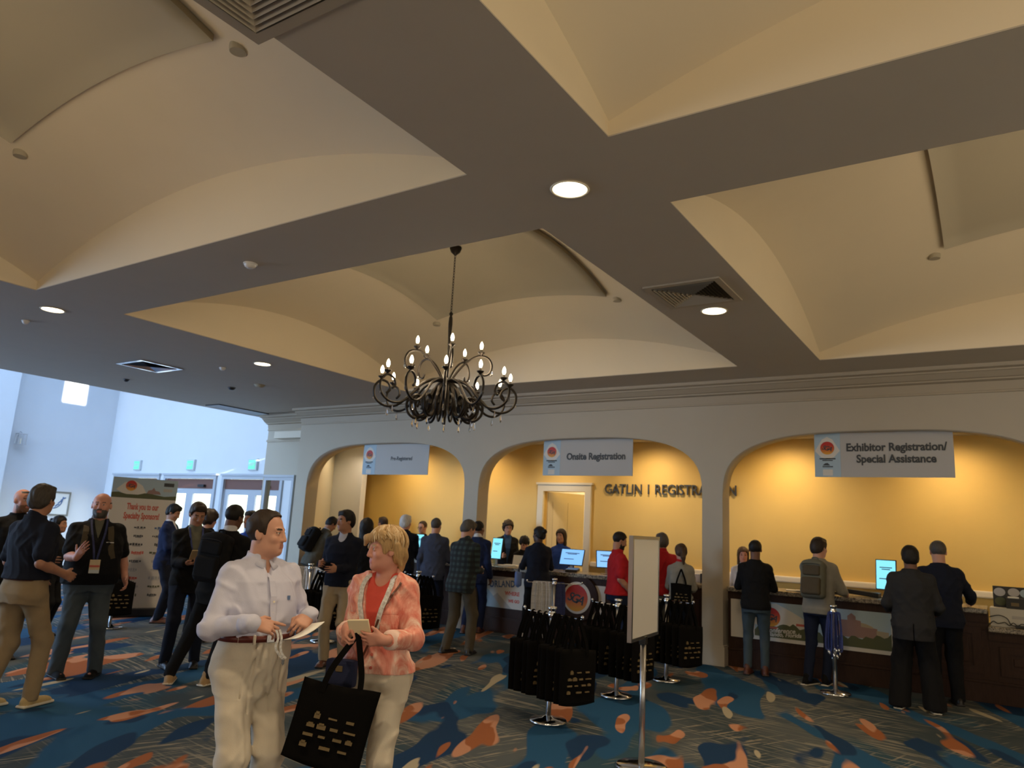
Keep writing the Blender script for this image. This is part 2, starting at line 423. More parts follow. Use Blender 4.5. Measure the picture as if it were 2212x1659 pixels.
# recess behind the arches
struct(obj('wall_recess_back', B(-13.7, XR, YB, YB+.15, 0, 3.6), M['yellow']))
struct(obj('wall_recess_left', prism(bmesh.new(), [(-12.11, YW+TW-.02), (-13.60, YB+.02), (-13.68, YB+.02), (-12.40, 11.30), (-12.40, YW+TW-.02)], 0, 3.6), M['trimcream']))
struct(obj('wall_passage_face', prism(bmesh.new(), [(-12.45, 11.36), (-13.60, 12.40), (-13.66, 12.40), (-12.51, 11.36)], 0, 3.3), M['beige']))
struct(obj('ceiling_recess', B(-13.7, XR, YW+TW, YB, 3.45, 3.6), M['cream']))
bm = B(-13.55, -7.86, YB-.07, YB, 1.09, 1.19, .02); box(bm, -6.60, XR, YB-.07, YB, 1.09, 1.19, .02)
struct(obj('trim_5', bm, M['ledge']))
# doorway in the ochre wall, with its door standing open into a pale room
dx0, dx1, dz = -7.70, -6.76, 2.50
bm = B(dx0-.13, dx0, YB-.06, YB-.002, 0, dz+.13); box(bm, dx1, dx1+.13, YB-.06, YB-.002, 0, dz+.13); box(bm, dx0, dx1, YB-.06, YB-.002, dz, dz+.13)
box(bm, dx0-.16, dx1+.16, YB-.08, YB-.002, dz+.13, dz+.17)
struct(obj('trim_6', bm, M['trimcream']))
bpy.data.objects.remove(bpy.data.objects['wall_recess_back'])
bm = B(-13.7, dx0, YB, YB+.15, 0, 3.6); box(bm, dx1, XR, YB, YB+.15, 0, 3.6); box(bm, dx0, dx1, YB, YB+.15, dz, 3.6)
struct(obj('wall_recess_back', bm, M['yellow']))
bm = B(-9.6, -5.2, YB+2.2, YB+2.3, 0, 3.2); box(bm, -9.7, -9.6, YB+.15, YB+2.3, 0, 3.2); box(bm, -5.2, -5.1, YB+.15, YB+2.3, 0, 3.2)
box(bm, -9.7, -5.1, YB+.15, YB+2.3, 3.2, 3.3); box(bm, -9.7, -5.1, YB+.2, YB+2.3, -.1, 0)
struct(obj('wall_back_room', bm, M['trimcream']))
o = thing('door_1', 'pale panelled door standing ajar in the ochre wall doorway', 'door', (dx0+.02, YB+.1, 0), R(62))
o['kind'] = 'structure'
bm = B(0, .88, -.02, .02, .01, dz-.01)
for z0, z1 in ((.2, 1.0), (1.15, 2.3)):
    for x0, x1 in ((.12, .40), (.48, .76)):
        box(bm, x0, x1, -.028, -.02, z0, z1, .006)
obj('door_leaf', bm, M['trimcream'], o)
obj('door_handle', tube(bmesh.new(), [(.80, -.02, 1.0), (.80, -.07, 1.0), (.70, -.07, 1.0)], .01), M['steel'], o)
add_light('back_room_lamp', 'POINT', (-7.2, YB+1.3, 2.9), 80, (1, .84, .58), .15)

# the tall hall on the left
ZH = 7.8
struct(obj('wall_left', B(XL-.15, XL, YF, YH, 0, ZH), M['white']))
struct(obj('wall_left_pier', B(XL, XL+.35, 6.2, 9.42, 0, ZH), M['white']))
D = [(-22.44, -20.22), (-19.82, -17.60), (-17.17, -14.95)]
DZ = 2.68
bm = bmesh.new()
xs = [XL-.15] + [e for d in D for e in d] + [-12.2]
for xa, xb in zip(xs[::2], xs[1::2]): box(bm, xa, xb, YH, YH+.15, 0, DZ)
box(bm, XL-.15, -12.2, YH, YH+.15, DZ, ZH)
struct(obj('wall_hall_end', bm, M['white']))
struct(obj('ceiling_hall', B(XL-.15, XE, YF, YH+.15, ZH, ZH+.1), M['white']))
# upper wall above the low ceiling, with the clerestory opening that lets the sun in
oy0, oy1, oz0, oz1 = 9.74, 10.42, 6.72, 7.42
bm = B(XE, XE+.15, YF, oy0, HS+.12, ZH); box(bm, XE, XE+.15, oy1, YH+.15, HS+.12, ZH); box(bm, XE, XE+.15, oy0, oy1, HS+.12, oz0); box(bm, XE, XE+.15, oy0, oy1, oz1, ZH)
struct(obj('wall_clerestory', bm, M['white']))
struct(obj('ceiling_edge', B(XE-.02, XE, YF, YS, HS-.0, HS+.14), M['taupe']))
struct(obj('ceiling_passage', B(XE-.02, -12.2, YW+.05, YH+.15, HS, HS+.1), M['taupe']))
# front wall with the hall's large window, and the remaining unseen walls
bm = B(XL-.15, -22.6, YF, YF+.15, 0, ZH); box(bm, -15.4, XE+.15, YF, YF+.15, 0, ZH); box(bm, -22.6, -15.4, YF, YF+.15, 6.2, ZH); box(bm, -22.6, -15.4, YF, YF+.15, 0, .3)
box(bm, XE+.15, XR+.15, YF, YF+.15, 0, HS+.1)
struct(obj('wall_front', bm, M['cream']))
struct(obj('wall_right', B(XR, XR+.15, YF, YB+.15, 0, HS+1.3), M['cream']))
bm = bmesh.new()
for k in range(6): box(bm, -22.6+7.2*k/5-.03, -22.6+7.2*k/5+.03, YF+.05, YF+.12, .3, 6.2)
for z in (.3, 2.6, 4.4, 6.2): box(bm, -22.6, -15.4, YF+.05, YF+.12, z-.03, z+.03)
w1 = obj('window_1', bm, M['trimgrey']); struct(w1)
def glass_mat():
    m = bpy.data.materials.new('clear_pane'); m.use_nodes = True; nt = m.node_tree; nt.nodes.clear()
    o = nt.nodes.new('ShaderNodeOutputMaterial'); t = nt.nodes.new('ShaderNodeBsdfTransparent'); g = nt.nodes.new('ShaderNodeBsdfGlossy'); g.inputs['Roughness'].default_value = .02
    x = nt.nodes.new('ShaderNodeMixShader'); x.inputs[0].default_value = .08; t.inputs[0].default_value = (.92, .97, .97, 1)
    nt.links.new(t.outputs[0], x.inputs[1]); nt.links.new(g.outputs[0], x.inputs[2]); nt.links.new(x.outputs[0], o.inputs[0]); return m
M['pane'] = glass_mat()
obj('pane', B(-22.6, -15.4, YF+.08, YF+.09, .3, 6.2), M['pane'], w1)
M['doorwood'] = mat('reddish_door_frame', (.16, .07, .05), .5)
for i, (xa, xb) in enumerate(D):
    door_frame('trim_%d' % (7+i), xa+.0, xb-.0, YH, DZ-.06, .09)
    d = thing('door_%d' % (i+2), ['glazed double door behind the sponsor banner', 'glazed double door with bright panes beside the banner', 'glazed double door at the set-back wall, half hidden'][i], 'door', (xa, YH, 0)); d['kind'] = 'structure'
    w = xb-xa
    bm = B(0, w, .02, .12, 2.36, DZ-.06)
    obj('door_header', bm, M['doorwood'], d)
    for k in (0, 1):
        x0 = k*w/2; x1 = x0+w/2
        bm = B(x0, x0+.15, .03, .08, 0, 2.36); box(bm, x1-.15, x1, .03, .08, 0, 2.36); box(bm, x0+.15, x1-.15, .03, .08, 0, .28); box(bm, x0+.15, x1-.15, .03, .08, 2.22, 2.36)
        lf = obj('door_leaf', bm, M['trimgrey'], d)
        obj('pane', B(x0+.15, x1-.15, .05, .056, .28, 2.22), M['pane'], lf)
        obj('push_bar', tube(bmesh.new(), [(x0+.15, -.01, 1.02), (x1-.15, -.01, 1.02)], .018), M['steel'], lf)
    obj('door_closer', B(w*.70, w*.82, -.06, .02, 2.40, 2.47, .01), M['darkmetal'], d)
# ground and planting seen through the glass
M['paving'] = mat('pale_paving', (.62, .60, .55), .8, var=.1, vscale=1)
struct(obj('ground_outside', B(-34, -8, YB+.2, YB+30, -.12, -.02), M['paving'])); bpy.data.objects['ground_outside']['kind'] = 'structure'
M['leaf'] = mat('hedge_leaves', (.05, .14, .08), .7, var=.5, vscale=8)
M['exit'] = mat('lit_exit_sign', (.2, .7, .45), .4, emit=(.10, .62, .36), estr=.55)
M['exitbox'] = mat('exit_sign_box', (.62, .68, .70), .5)
for i, x in enumerate((-21.33, -18.71, -16.06)):
    e = thing('exit_sign', ['over the door that the sponsor banner covers', 'over the middle pair of bright glazed doors', 'over the glazed doors next to the set-back wall'][i].join(['green lit exit sign ', '']), 'exit sign', (x, YH, 3.0), 0, 'exit signs over the hall doors')
    obj('housing', B(-.17, .17, -.07, 0, -.15, .15, .012), M['exitbox'], e)
    obj('lit_face', B(-.13, .13, -.078, -.070, -.12, .11), M['exit'], e)
    text('lettering', 'EXIT', .11, M['white'], e, (0, -.080, 0), (R(90), 0, 0), .001, .002)

# wall sconce, pictures and notice board on the side wall
o = thing('wall_lantern', 'small square lantern on a bracket, high on the side wall', 'wall lamp', (XL, 9.75, 3.45))
bm = bmesh.new()
for sy in (-1, 1):
    for sx in (0, 1): box(bm, .10+sx*.2-.008, .10+sx*.2+.008, sy*.1-.008, sy*.1+.008, -.12, .16)
box(bm, .09, .31, -.11, .11, .16, .175); box(bm, .09, .31, -.11, .11, -.135, -.12)
obj('lantern_frame', bm, M['steel'], o)
obj('bracket', tube(bmesh.new(), [(0, 0, .1), (.1, 0, .24), (.2, 0, .2), (.2, 0, .17)], .01), M['steel'], o)
obj('candle', lathe(bmesh.new(), [(0, -.12), (.02, -.12), (.02, .02), (0, .05)], 12, (.2, 0)), M['ledge'], o)
M['paper'] = mat('white_paper', (.82, .82, .78), .7)
M['frame'] = mat('grey_wood_frame', (.20, .19, .16), .5)
M['inkblue'] = mat('blue_ink', (.10, .17, .33), .7)
o = thing('framed_picture', 'framed picture of a blue branch on the pale side wall', 'picture', (XL, 11.1, 1.76))
bm = B(0, .03, -.33, .33, .30, .35); box(bm, 0, .03, -.33, .33, -.35, -.30); box(bm, 0, .03, -.33, -.29, -.30, .30); box(bm, 0, .03, .29, .33, -.30, .30)
obj('frame', bm, M['frame'], o); obj('print', B(.002, .012, -.29, .29, -.30, .30), M['paper'], o)
bm = tube(bmesh.new(), spline([(.014, -.12, -.14), (.014, 0, -.1), (.014, .1, .02), (.014, .13, .2)]), .012, 5)
for k in range(7): tube(bm, [(.014, -.1+.035*k, -.13+.045*k), (.014, -.04+.04*k, -.12+.05*k+.05*(k % 2))], .016, 5)
obj('blue_drawing', bm, M['inkblue'], o)
o = thing('notice_board', 'grey framed notice board with lines of print behind the man with sunglasses', 'notice board', (XL+.35, 9.0, 1.55))
bm = B(0, .03, -.40, .40, .27, .33); box(bm, 0, .03, -.40, .40, -.33, -.27); box(bm, 0, .03, -.40, -.36, -.27, .27); box(bm, 0, .03, .36, .40, -.27, .27)
obj('frame', bm, M['trimgrey'], o); obj('sheet', B(.002, .012, -.36, .36, -.27, .27), M['paper'], o)
bm = bmesh.new()
for k in range(8): box(bm, .012, .014, -.27, .27-.06*(k % 3), .19-.055*k, .20-.055*k)
obj('printed_lines', bm, M['inkblue'], o)

# ------------------------------------------------------------------ ceiling fixtures
dlx = (-9.285, -2.31); dly = (4.06, 7.10)
where = {(0, 0): 'at the beam crossing left of the chandelier coffer', (1, 0): 'at the crossing of the ceiling beams', (0, 1): 'on the beam beyond the left cassette vent', (1, 1): 'just beside the square air vent'}
def downlight(x, y, lab, power=150, z=HS):
    t = thing('downlight', lab, 'ceiling light', (x, y, z), 0, 'recessed downlights')
    obj('trim_ring', lathe(bmesh.new(), [(.118, 0), (.135, -.006), (.128, -.012), (.115, -.008), (.118, 0)], 28), M['ledge'], t, True)
    obj('lens', lathe(bmesh.new(), [(0, -.006), (.117, -.005), (.117, -.001), (0, -.001)], 28), M['disc'], t)
    add_light('downlight_lamp', 'SPOT', (x, y, z-.03), power, WARM, .09, (0, 0, 0), spot=R(125), blend=.8)
for i in (0, 1):
    for j in (0, 1): downlight(dlx[i], dly[j], 'round lit downlight '+where[i, j])
for x, y in ((dlx[1], 1.0), (dlx[0], 1.0), (4.6, 4.06), (4.6, 7.1)): add_light('downlight_lamp', 'SPOT', (x, y, HS-.03), 150, WARM, .09, spot=R(125), blend=.8)
def vent(x, y, lab, s=.33, m=None, rz=0):
    t = thing('air_vent', lab, 'air vent', (x, y, HS), rz)
    mm = m or M['crown']
    bm = bmesh.new()
    for a in (0, 1):
        for sg in (-1, 1):
            if a: box(bm, sg*s-.03, sg*s+.03, -s+.03, s-.03, -.015, 0)
            else: box(bm, -s-.03, s+.03, sg*s-.03, sg*s+.03, -.015, 0)
    obj('frame', bm, mm, t)
    obj('dark_throat', B(-s+.03, s-.03, -s+.03, s-.03, -.004, -.001), M['black'], t)
    bm = bmesh.new()
    for k in range(9):
        r = s-.045-.033*k
        if r < .02: break
        q = [((-r, -r), (r, -r)), ((r, -r), (r, r)), ((r, r), (-r, r)), ((-r, r), (-r, -r))]
        for (xa, ya), (xb, yb) in q:
            ox, oy = ((yb-ya), -(xb-xa)); l = math.hypot(ox, oy); ox, oy = -ox/l*.016, -oy/l*.016
            vs_ = [bm.verts.new(p) for p in ((xa, ya, -.022), (xb, yb, -.022), (xb+ox, yb+oy, -.004), (xa+ox, ya+oy, -.004))]
            bm.faces.new(vs_)
    obj('louvres', bm, mm, t)
    return t
vent(-2.315, 6.50, 'square louvred air vent beside the lit downlight on the right beam')
vent(-2.55, 1.62, 'square louvred air vent at the top edge, over the near beam')
t = vent(-11.33, 6.52, 'silver ceiling cassette vent reflecting daylight, left of the chandelier', .33, M['chrome'])
M['detector'] = mat('white_plastic', (.75, .74, .72), .4)
def detector(x, y, lab, r=.06, m='detector'):
    t = thing('smoke_detector', lab, 'ceiling fixture', (x, y, HS))
    obj('base', lathe(bmesh.new(), [(0, 0), (r*1.15, 0), (r*1.15, -.012), (0, -.012)], 20), M[m], t)
    obj('dome', lathe(bmesh.new(), [(r, -.012), (r*.9, -.03), (r*.5, -.045), (0, -.048)], 20), M[m], t, True)
detector(-5.66, 4.065, 'white sprinkler dome on the beam in front of the chandelier', .055)
detector(-10.85, 8.29, 'grey round smoke detector on the low ceiling near the hall edge', .085, 'panel')
detector(-11.64, 8.30, 'small dark camera dome on the low ceiling near the hall edge', .06, 'darkmetal')
detector(-10.20, 7.06, 'small pale sprinkler near the far left downlight', .045)
detector(-10.22, 4.18, 'tiny pale sprinkler left of the near left downlight', .04)
detector(-12.96, 7.07, 'small dark sprinkler between cassette vent and hall edge', .045, 'darkmetal')
o = obj('air_slot', B(-14.15, -13.68, 9.5, 10.8, HS-.02, HS-.001), M['darkmetal']); tag(o, 'long dark air slot in the low ceiling by the hall edge', 'air vent')
u, v = .26, -.15
o = obj('smoke_detector', lathe(bmesh.new(), [(0, -.05), (.05, -.045), (.07, -.02), (.075, 0), (0, 0)], 20), M['detector'], None, True)
o.location = (X0-AX/2+u*AX/2, Y0+AY/2+v*AY/2, vault_z(u, v)-.055); tag(o, 'white smoke detector on the hung panel beside the chandelier chain', 'ceiling fixture')

# light inside the recess
for x, e in ((-11.0, 78), (-9.1, 78), (-7.2, 46), (-5.3, 88), (-2.95, 100), (-.6, 84), (1.6, 95), (4, 80)):
    add_light('recess_light', 'SPOT', (x, YB-.75, 3.42), e, WARM2, .06, (R(12), 0, 0), spot=R(150), blend=1)
add_light('recess_light', 'SPOT', (-11.9, YB-.95, 3.40), 38, WARM, .06, (R(-8), R(28), 0), spot=R(120), blend=.9)  # added spot that brightens the slanted left side wall
# ------------------------------------------------------------------ chandeliers
def cup(bm, r, z):
    lathe(bm, [(0, z), (.012, z), (.016, z+.015), (.040, z+.035), (.046, z+.045), (.040, z+.047), (.012, z+.040), (.011, z+.085), (0, z+.085)], 12, (r, 0)); return bm
def bulb_bm(r, z):
    return lathe(bmesh.new(), [(0, z), (.011, z), (.019, z+.022), (.0215, z+.042), (.017, z+.066), (.008, z+.088), (0, z+.098)], 12, (r, 0))
def drop_bm(r, z):
    bm = lathe(bmesh.new(), [(0, z), (.007, z-.010), (0, z-.020)], 6, (r, 0))
    lathe(bm, [(0, z-.022), (.006, z-.04), (.016, z-.085), (.011, z-.105), (0, z-.115)], 6, (r, 0)); return bm
def chandelier(x, y, lab):
    zt = vault_z(0, 0)-.055
    t = thing('chandelier', lab, 'chandelier', (x, y, 0), 0, 'chandeliers in the ceiling coffers')
    obj('canopy', lathe(bmesh.new(), [(0, zt), (.075, zt), (.078, zt-.02), (.06, zt-.07), (.025, zt-.10), (.012, zt-.115), (0, zt-.115)], 20), M['iron'], t, True)
    bm = bmesh.new(); z = zt-.11; k = 0
    while z > 4.36:
        a = (k % 2)*PI/2; pts = []
        for i in range(13):
            w = 2*PI*i/12; pts.append((math.cos(a)*.011*math.cos(w), math.sin(a)*.011*math.cos(w), z-.022+.024*math.sin(w)))
        tube(bm, pts, .0035, 5); z -= .036; k += 1
    obj('chain', bm, M['iron'], t)
    obj('stem', lathe(bmesh.new(), [(0, 4.37), (.014, 4.36), (.026, 4.34), (.014, 4.31), (.022, 4.29), (.026, 4.2), (.014, 3.95), (.012, 3.6), (.03, 3.52), (.05, 3.46), (.055, 3.42), (.03, 3.38), (.022, 3.2), (.03, 3.1), (.036, 3.05), (.02, 3.0), (.012, 2.97), (0, 2.95)], 16), M['iron'], t, True)
    low = spline([(.03, 0, 3.46), (.14, 0, 3.475), (.28, 0, 3.40), (.40, 0, 3.25), (.52, 0, 3.13), (.65, 0, 3.115), (.755, 0, 3.20), (.775, 0, 3.34), (.71, 0, 3.43), (.63, 0, 3.40), (.605, 0, 3.32), (.645, 0, 3.27)], 5)
    scr = spline([(.04, 0, 3.42), (.13, 0, 3.36), (.185, 0, 3.18), (.23, 0, 3.03), (.32, 0, 2.985), (.40, 0, 3.06), (.41, 0, 3.18), (.34, 0, 3.24), (.28, 0, 3.19), (.30, 0, 3.12)], 5)
    upp = spline([(.03, 0, 3.44), (.11, 0, 3.58), (.22, 0, 3.72), (.34, 0, 3.795), (.445, 0, 3.775), (.495, 0, 3.68), (.475, 0, 3.58), (.41, 0, 3.555), (.385, 0, 3.61)], 5)
    low, scr, upp = [[Vector((q.x*1.13, q.y, q.z)) for q in L_] for L_ in (low, scr, upp)]
    proto = {}
    def arm(kind, a):
        if kind in proto:
            src = proto[kind]; c = src.copy(); C.objects.link(c); c.parent = t; c.rotation_euler = (0, 0, a)
            for g in src.children:
                d = g.copy(); C.objects.link(d); d.parent = c
            return
        bm = bmesh.new()
        if kind == 'low':
            tube(bm, low, .015, 8); tube(bm, scr, .017, 8); r, z = .797, 3.435
        else: tube(bm, upp, .0135, 8); r, z = .418, 3.80
        o = obj('arm', bm, M['iron'], t, True); o.rotation_euler = (0, 0, a); proto[kind] = o
        obj('drip_cup', cup(bmesh.new(), r, z), M['iron'], o, True)
        obj('lit_bulb', bulb_bm(r, z+.085), M['bulb'], o, True)
        obj('crystal_drop', drop_bm(*((.875, 3.30) if kind == 'low' else (.56, 3.66))), M['glass'], o)
        if kind == 'low': obj('crystal_drop', drop_bm(.38, 2.985), M['glass'], o); obj('crystal_drop', drop_bm(.70, 3.105), M['glass'], o)
    for k in range(12): arm('low', 2*PI*k/12+.13)
    for k in range(12):                                  # plain scrolls between the lamp arms
        a = 2*PI*(k+.5)/12+.13
        if 'scroll' not in proto: proto['scroll'] = q = obj('scroll', tube(bmesh.new(), [Vector((p.x*.8, 0, p.z+.02)) for p in scr], .014, 8), M['iron'], t, True)
        else: q = proto['scroll'].copy(); C.objects.link(q); q.parent = t
        q.rotation_euler = (0, 0, a)
    for k in range(5): arm('upp', 2*PI*k/5+.45)
    for k in range(4):
        a = 2*PI*k/4+.4
        add_light('chandelier_lamp', 'POINT', (x+.45*math.cos(a), y+.45*math.sin(a), 3.66), 9, WARM, .10)
    return t
ch_ = chandelier(X0-AX/2+.04, Y0+AY/2, 'dark iron chandelier with lit candle bulbs hanging from the central coffer')
# lamps of the same kind light the neighbouring coffers
for k, (cx, cy) in enumerate(coffers[1:]):
    for q in range(4): add_light('chandelier_lamp', 'POINT', (cx+AX/2+.45*math.cos(q*PI/2+.4), cy+AY/2+.45*math.sin(q*PI/2+.4), 3.66), 9, WARM, .10)

# ------------------------------------------------------------------ emblem, hanging signs
M['signgrey'] = mat('pale_grey_sign', (.47, .455, .435), .6)
M['signblue'] = mat('sky_blue_print', (.40, .52, .60), .6)
M['ink'] = mat('charcoal_ink', (.05, .055, .06), .6)
M['inkred'] = mat('red_ink', (.62, .13, .09), .6)
M['cloudwhite'] = mat('cream_print', (.70, .66, .59), .6)
M['leafprint'] = mat('green_print', (.10, .11, .05), .7)
M['pinkprint'] = mat('pink_hotel_print', (.32, .20, .18), .7)
M['tanprint'] = mat('tan_hotel_print', (.42, .35, .24), .7)
M['gold'] = mat('gold_print', (.17, .12, .05), .5)
def emblem_mat():
    m = mat('sunset_emblem', (.5, .1, .05), .55); nt = m.node_tree; b = nt.nodes['Principled BSDF']
    tc = nt.nodes.new('ShaderNodeTexCoord'); sp = nt.nodes.new('ShaderNodeSeparateXYZ'); cr = nt.nodes.new('ShaderNodeValToRGB')
    e = cr.color_ramp.elements; e[0].position = .05; e[0].color = (*srgb(222, 160, 50), 1); e[1].position = .75; e[1].color = (*srgb(190, 45, 35), 1)
    e2 = cr.color_ramp.elements.new(.4); e2.color = (*srgb(205, 95, 45), 1)
    nt.links.new(tc.outputs['Generated'], sp.inputs[0]); nt.links.new(sp.outputs['Z'], cr.inputs[0]); nt.links.new(cr.outputs[0], b.inputs['Base Color']); return m
M['sunset'] = emblem_mat()
def disc_bm(cx, cz, r, y, n=32, t=.001, sx=1):
    bm = bmesh.new(); prism(bm, [(cx+sx*r*math.cos(2*PI*k/n), cz+r*math.sin(2*PI*k/n)) for k in range(n)], 0, t)
    for v in bm.verts: v.co = Vector((v.co.x, y-v.co.z, v.co.y))
    return bm
def flat(poly, y, t=.001):
    bm = prism(bmesh.new(), poly, 0, t)
    for v in bm.verts: v.co = Vector((v.co.x, y-v.co.z, v.co.y))
    return bm
def emblem(parent, cx, cz, r, y):
    e = obj('emblem', disc_bm(cx, cz, r, y), M['sunset'], parent)
    text('emblem_lettering', 'SGA', r*.95, M['ink'], e, (cx-r*.05, y-.002, cz-r*.05), (R(90), R(14), 0), .0006, r*.02, shear=.35, spacing=.72, xs=.95)
    return e
def hanging_sign(xa, xb, label, words):
    w = xb-xa; x = (xa+xb)/2; h = .60; zt = 3.235
    t = thing('hanging_sign', label, 'sign', (x, YW+.20, zt-h), 0, 'grey signs hanging in the arches')
    obj('board', B(-w/2, w/2, 0, .012, 0, h), M['signgrey'], t)
    s = w*.20; xs0 = -w/2
    sb = obj('side_panel', B(xs0, xs0+s, -.002, 0, 0, h), M['signblue'], t)
    c = xs0+s/2
    obj('cream_burst', flat([(c-s*.48, .33*h+.16), (c-s*.25, .30*h+.09), (c, .30*h+.06), (c+s*.25, .30*h+.09), (c+s*.48, .33*h+.16), (c+s*.2, h*.86), (c, h*.92), (c-s*.2, h*.86)], -.002), M['cloudwhite'], sb)
    emblem(t, c, h*.66, s*.27, -.0045)
    for z, ww, hh in ((.40, .62, .018), (.365, .4, .014), (.22, .40, .016)): obj('small_print', B(c-s*ww/2, c+s*ww/2, -.003, -.002, z*h, z*h+hh), M['ink'], sb)
    obj('small_print', flat([(c-s*.2, .26*h), (c+s*.1, .26*h), (c-.0, .32*h), (c-s*.1, .31*h)], -.002), M['ink'], sb)
    obj('white_square', B(c-s*.19, c+s*.19, -.003, -.002, .03*h, .17*h), M['cloudwhite'], sb)
    cx = xs0+s+(w-s)/2
    for (body, size, z) in words: text('lettering', body, size, M['ink'], t, (cx, -.004, z*h), (R(90), 0, 0), .001, size*(.032 if size > .12 else .012), xs=.88)
    bm = bmesh.new()
    for sx in (-1, 1): tube(bm, [(sx*w*.42, .006, h), (sx*w*.42, .006, h+.06)], .004, 6)
    obj('hanger', bm, M['steel'], t)
hanging_sign(-10.74, -9.04, 'grey hanging sign reading Pre-Registered in the leftmost arch', [('Pre-Registered', .105, .52)])
hanging_sign(-6.51, -4.86, 'grey hanging sign reading Onsite Registration in the middle arch', [('Onsite Registration', .155, .52)])
hanging_sign(-2.13, -.46, 'grey hanging sign reading Exhibitor Registration and Special Assistance', [('Exhibitor Registration/', .148, .66), ('Special Assistance', .148, .40)])
t = thing('wall_lettering', 'dark raised letters reading GATLIN 1 REGISTRATION on the ochre wall', 'sign', (-5.085, YB, 2.555))
text('letters', 'GATLIN 1 REGISTRATION', .262, M['ink'], t, (0, -.025, 0), (R(90), 0, 0), .012, .001, xs=.845)

# ------------------------------------------------------------------ registration counters
def counter(xa, xb, lab, h=1.07, panels=(), yb=YW+.16, depth=.62):
    t = thing('registration_counter', lab, 'counter', ((xa+xb)/2, yb, 0), 0, 'counters under the arches'); w = xb-xa
    bm = B(-w/2, w/2, 0, depth, .02, h-.06); box(bm, -w/2, w/2, -.02, 0, 0, .22, .004); box(bm, -w/2, w/2, -.03, -.0, .22, .25, .004); box(bm, -w/2, w/2, -.02, 0, h-.16, h-.06)
    obj('body', bm, M['wood'], t)
    top = B(-w/2, w/2, -.07, depth+.05, h-.06, h, .012)
    obj('granite_top', top, M['granite'], t)
    for x0, x1 in panels:
        x0 -= (xa+xb)/2; x1 -= (xa+xb)/2; z0, z1 = .32, h-.22
        bm = B(x0, x0+.09, -.018, 0, z0, z1); box(bm, x1-.09, x1, -.018, 0, z0, z1); box(bm, x0+.09, x1-.09, -.018, 0, z0, z0+.08); box(bm, x0+.09, x1-.09, -.018, 0, z1-.08, z1)
        box(bm, x0+.13, x1-.13, -.010, 0, z0+.12, z1-.12, .008)
        obj('front_panel', bm, M['wood'], t)
    obj('work_shelf', B(-w/2, w/2, depth+.05, depth+.55, .72, .76), M['ledge'], t)
    return t
counter(-12.05, -8.03, 'dark wood granite-topped counter under the leftmost arch', panels=((-11.9, -10.9), (-10.8, -9.8), (-9.7, -8.7)))
counter(-7.67, -3.69, 'dark wood granite-topped counter under the middle arch', panels=((-4.9, -4.35), (-4.3, -3.75)))
counter(-3.33, -.22, 'dark wood granite-topped counter under the right-hand arch', panels=((-1.12, -.30),))
counter(-.222, .68, 'lower granite-topped counter section at the right edge', .87, panels=((-.12, .55),))
YC = YW+.155                                     # plane of the banners on the counter fronts
# skyline banner
t = thing('counter_banner', 'printed skyline banner with red emblem on the right-hand counter front', 'banner', (-2.27, YC, .40))
w2 = 1.02; hb = .545
obj('banner_sheet', B(-w2, w2, -.012, 0, 0, hb), M['cloudwhite'], t)
sk = obj('printed_sky', B(-w2+.33, w2-.01, -.0135, -.012, .05, hb-.015), M['signblue'], t)
obj('cream_burst', flat([(-.72, .21), (-.45, .14), (-.1, .16), (.10, .25), (-.18, .40), (-.40, .50), (-.55, .47), (-.70, .33)], -.0135), M['cloudwhite'], t)
emblem(t, -.47, .315, .125, -.0155)
obj('small_print', B(-.56, -.38, -.0165, -.0155, .165, .185), M['inkred'], t); obj('small_print', B(-.14, -.03, -.0165, -.0145, .23, .26), M['inkred'], t)
hotel = flat([(.28, .17), (.28, .30), (.34, .30), (.34, .36), (.42, .36), (.42, .38), (.50, .38), (.50, .43), (.55, .47), (.60, .43), (.60, .39), (.66, .38), (.66, .33), (.85, .30), (.85, .17)], -.0145)
obj('printed_hotel', hotel, M['pinkprint'], t)
obj('printed_hotel', flat([(.66, .31), (.66, .36), (.72, .35), (.80, .32), (.80, .30)], -.0147), M['tanprint'], t); obj('printed_hotel', flat([(.84, .17), (.84, .28), (.98, .27), (.98, .17)], -.0147), M['tanprint'], t)
tp = [(-.69, .05)]; rnd = random.Random(3)
for k in range(41): tp.append((-.69+1.70*k/40, .13+.05*abs(math.sin(k*.9))+.06*max(0, math.sin(k*.21-.6))+rnd.uniform(-.01, .02)))
tp.append((1.01, .05)); obj('printed_trees', flat(tp, -.0150), M['leafprint'], t)
text('script_lettering', 'Conference', .085, M['cloudwhite'], t, (-.36, -.0165, .145), (R(90), R(-3), 0), .0004, .002, shear=.3)
text('script_lettering', 'Orlando, Florida', .075, M['cloudwhite'], t, (-.33, -.0165, .095), (R(90), R(-3), 0), .0004, .002, shear=.3)
# white banner with lettering, and the dark round plaque
t = thing('counter_banner', 'pale banner lettered ORLANDO on the middle counter front', 'banner', (-6.55, YC, .40))
obj('banner_sheet', B(-1.05, 1.30, -.012, 0, 0, .59), M['cloudwhite'], t)
obj('blue_facet', flat([(-1.05, 0), (-.62, 0), (-.80, .18), (-1.0, .36), (-1.05, .30)], -.012), M['signblue'], t); obj('blue_facet', flat([(-1.05, .45), (-1.05, .59), (-.30, .59), (-.62, .46)], -.012), M['signgrey'], t)
obj('blue_facet', flat([(-.62, 0), (-.42, 0), (-.72, .24), (-.80, .18)], -.012), M['signgrey'], t)
text('lettering', 'ORLANDO', .15, M['inkblue'], t, (-.58, -.013, .39), (R(90), R(-4), 0), .0006, .004, xs=.8, spacing=1.1)
text('lettering', 'WHERE', .085, M['inkred'], t, (-.42, -.013, .245), (R(90), 0, 0), .0006, .004); text('lettering', 'WE GO', .065, M['inkred'], t, (-.38, -.013, .125), (R(90), 0, 0), .0006, .004)
